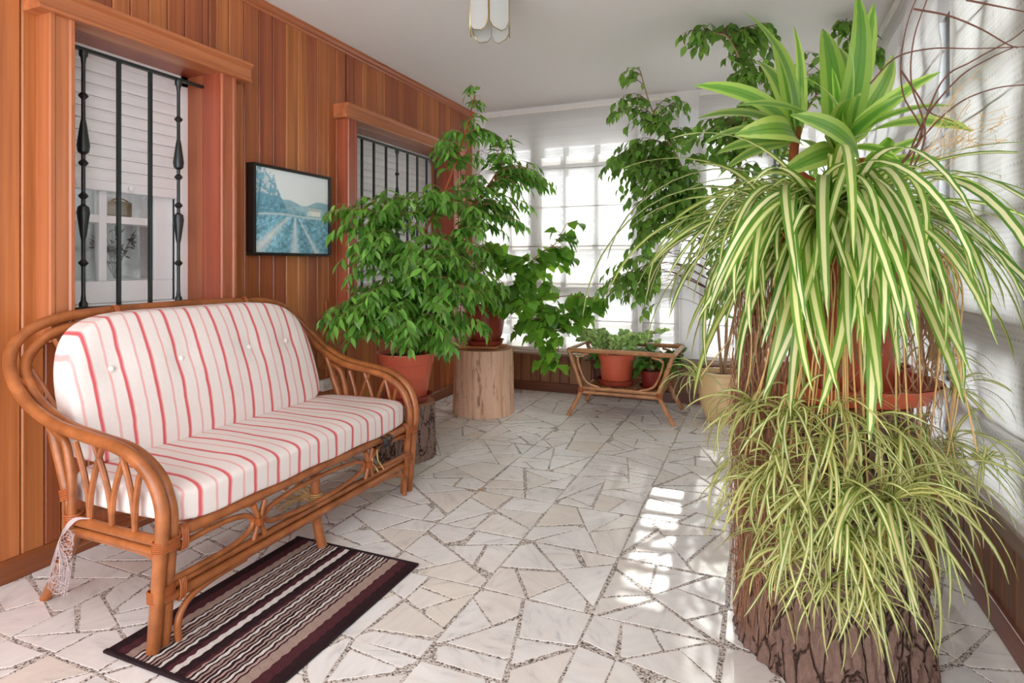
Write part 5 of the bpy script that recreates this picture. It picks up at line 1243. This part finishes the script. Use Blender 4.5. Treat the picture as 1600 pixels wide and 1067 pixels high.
for (px, py, t, L, n) in plants:
    c = avoid_log(V3(px, py, t - .09), .03); c.x = min(c.x, XR - .10)
    pl = empty('plantlet', c, parent=sp); its = []
    out = Vector((c.x - LOGC[0], c.y - LOGC[1], 0)).normalized(); ao = math.atan2(out.y, out.x)
    for k in range(int(n * 1.45)):
        a = ao + rs.gauss(0, 1.15); me = rs.choice(plm); s = L * rs.uniform(.65, 1.15)
        if reach(me, Matrix.Translation(c) @ Matrix.Rotation(a, 4, 'Z') @ Matrix.Scale(s, 4)) > XR - .04: s *= .5
        M = Matrix.Translation(c + Vector((rs.uniform(-.012, .012), rs.uniform(-.012, .012), rs.uniform(-.01, .01)))) @ Matrix.Rotation(a, 4, 'Z') @ Matrix.Rotation(rs.uniform(-.4, .4), 4, 'X') @ Matrix.Rotation(rs.uniform(-.3, .3), 4, 'Y') @ Matrix.Scale(s, 4)
        its.append((me, M))
    og = Matrix.Translation(-c)
    for me, M in its[:12]:
        o = bpy.data.objects.new('leaf', me); COL.objects.link(o); o.parent = pl; o.matrix_local = og @ M
    join_items(pl, its[12:], 'small_leaves')
    h = rs.choice(heads); oh = Vector((c.x - spc[0], c.y - spc[1], 0)).normalized()
    pts = [h, h + oh * .18 + UP * .06, Vector((spc[0], spc[1], 1.15)) + oh * rs.uniform(.24, .30), Vector((spc[0], spc[1], .95)) + oh * rs.uniform(.27, .31), c]
    q = MB(); q.tube(cr(pts, 7), .0022, 5); q.build('runner', TAN, sp)
    for k in range(1 if rs.random() < .2 else 0):
        dx = rs.uniform(-.06, .06); q = MB(); q.tube(cr([h, h + oh * .2 + UP * .04, Vector((spc[0] + dx, spc[1], 1.1)) + oh * .29, Vector((spc[0] + dx, spc[1], .85)) + oh * .31, avoid_log(c + Vector((dx, 0, -.1)), .03)], 7), .0017, 5); q.build('runner', TAN, sp)
# withered leaves and dry roots hanging down the log
q = MB(); rr_ = rng(107)
def strand(a, b, w, q, curl=.02):
    n = 6; P = []
    for i in range(n + 1):
        t = i / n; p = a.lerp(b, t) + Vector((rr_.uniform(-curl, curl), rr_.uniform(-curl, curl), 0)) * math.sin(PI * t); P.append(avoid_log(p, .008))
    sd = RGT * w; vs = []
    for i, p in enumerate(P): k = 1 - .7 * i / n; vs += [p - sd * k, p + sd * k]
    q.add(vs, [(2 * i, 2 * i + 2, 2 * i + 3, 2 * i + 1) for i in range(n)])
for k in range(520):
    a = rr_.gauss(-2.70, .30); rt = rr_.uniform(.19, .275); z0 = rr_.uniform(.45, 1.12)
    A = Vector((LOGC[0] + rt * math.cos(a), LOGC[1] + rt * math.sin(a), z0)); a2 = a + rr_.uniform(-.12, .12); r2 = rr_.uniform(.235, .285)
    B = Vector((LOGC[0] + r2 * math.cos(a2), LOGC[1] + r2 * math.sin(a2), max(.06, z0 - rr_.uniform(.3, .62)))); strand(A, B, rr_.uniform(.0008, .002), q)
q.build('dry_roots', ROOTM, sp, kind='stuff')
q = MB()
for k in range(120):
    a = rr_.uniform(-3.4, .5); rt = rr_.uniform(.20, .27); z0 = rr_.uniform(.98, 1.26); A = Vector((spc[0] + rt * math.cos(a), spc[1] + rt * math.sin(a), z0)); r2 = rr_.uniform(.22, .30); a2 = a + rr_.uniform(-.1, .1)
    B = Vector((min(XR - .06, spc[0] + r2 * math.cos(a2)), spc[1] + r2 * math.sin(a2), z0 - rr_.uniform(.25, .5))); strand(A, B, rr_.uniform(.0012, .0045), q, .03)
q.build('withered_leaves', DEAD, sp, kind='stuff')
# pale flower wisps at the right
q = MB()
for k in range(14):
    a = V3(1440 + rr_.uniform(-20, 40), 250 + rr_.uniform(-20, 30), 1.75); b = V3(1500 + rr_.uniform(-10, 90), 100 + rr_.uniform(0, 120), 1.66); b.x = min(b.x, XR - .05); q.tube(cr([a, a.lerp(b, .5) + UP * .02, b], 4), .0010, 4)
    for j in range(7):
        p = a.lerp(b, rr_.uniform(.4, 1)); e = p + Vector((rr_.uniform(-.03, .03), rr_.uniform(-.03, .03), rr_.uniform(-.02, .03))); e.x = min(e.x, XR - .04); q.tube([p, e], .0008, 3)
q.build('flower_stalks', TAN, sp, kind='stuff')

# bare twigs
bt = empty('bare_branch', V3(1400, 300, 1.95), 'bare reddish brown twigs arching up at the right above the spider plant', 'branch')
T_ = [[(1400, 330), (1385, 285), (1440, 215), (1412, 150), (1408, 95), (1418, 35), (1436, -12)], [(1395, 320), (1400, 270), (1450, 205), (1500, 160), (1555, 138), (1608, 132)], [(1405, 320), (1430, 235), (1470, 130), (1520, 95), (1580, 62), (1606, 42)],
      [(1400, 310), (1445, 215), (1424, 130), (1428, 60), (1450, -6)], [(1420, 240), (1450, 178), (1500, 120), (1545, 92), (1588, 72)], [(1360, 130), (1400, 90), (1455, 76), (1520, 76), (1604, 73)], [(1428, 14), (1480, 24), (1530, 44), (1572, 68), (1590, 75)], [(1510, 0), (1555, 9), (1604, 19)], [(1408, 110), (1435, 150), (1452, 175), (1490, 190)]]
for k, pl in enumerate(T_):
    P = [V3(x, y_, 1.80 - .012 * (k % 4) - .00118 * max(0, x - 1400)) for x, y_ in pl]; P = [Vector((min(p.x, XR - .05), p.y, p.z)) for p in P]
    c = cr(P, 7); q = MB(); q.tube(c, [.0030 * (1 - .55 * i / len(c)) for i in range(len(c))], 6); q.build('twig', TWIGD, bt)

# fallen leaves
FALL = m_plain('yellowed_leaf', (206, 160, 84), .7)
for k, (x_, y_, a) in enumerate(((-1.32, 2.70, .4), (-1.45, 2.72, 2.0))):
    q = leaf_mesh('fallen_leaf', FALL, .035, .016, fig_prof, .2, .1); o = bpy.data.objects.new('fallen_leaf', q); COL.objects.link(o); o.location = (x_, y_, .0075); o.rotation_euler = (0, 0, a)
    tag(o, ('yellowed leaf on the floor, nearer the middle of the room', 'yellowed leaf on the floor, nearer the settee')[k], 'leaf')
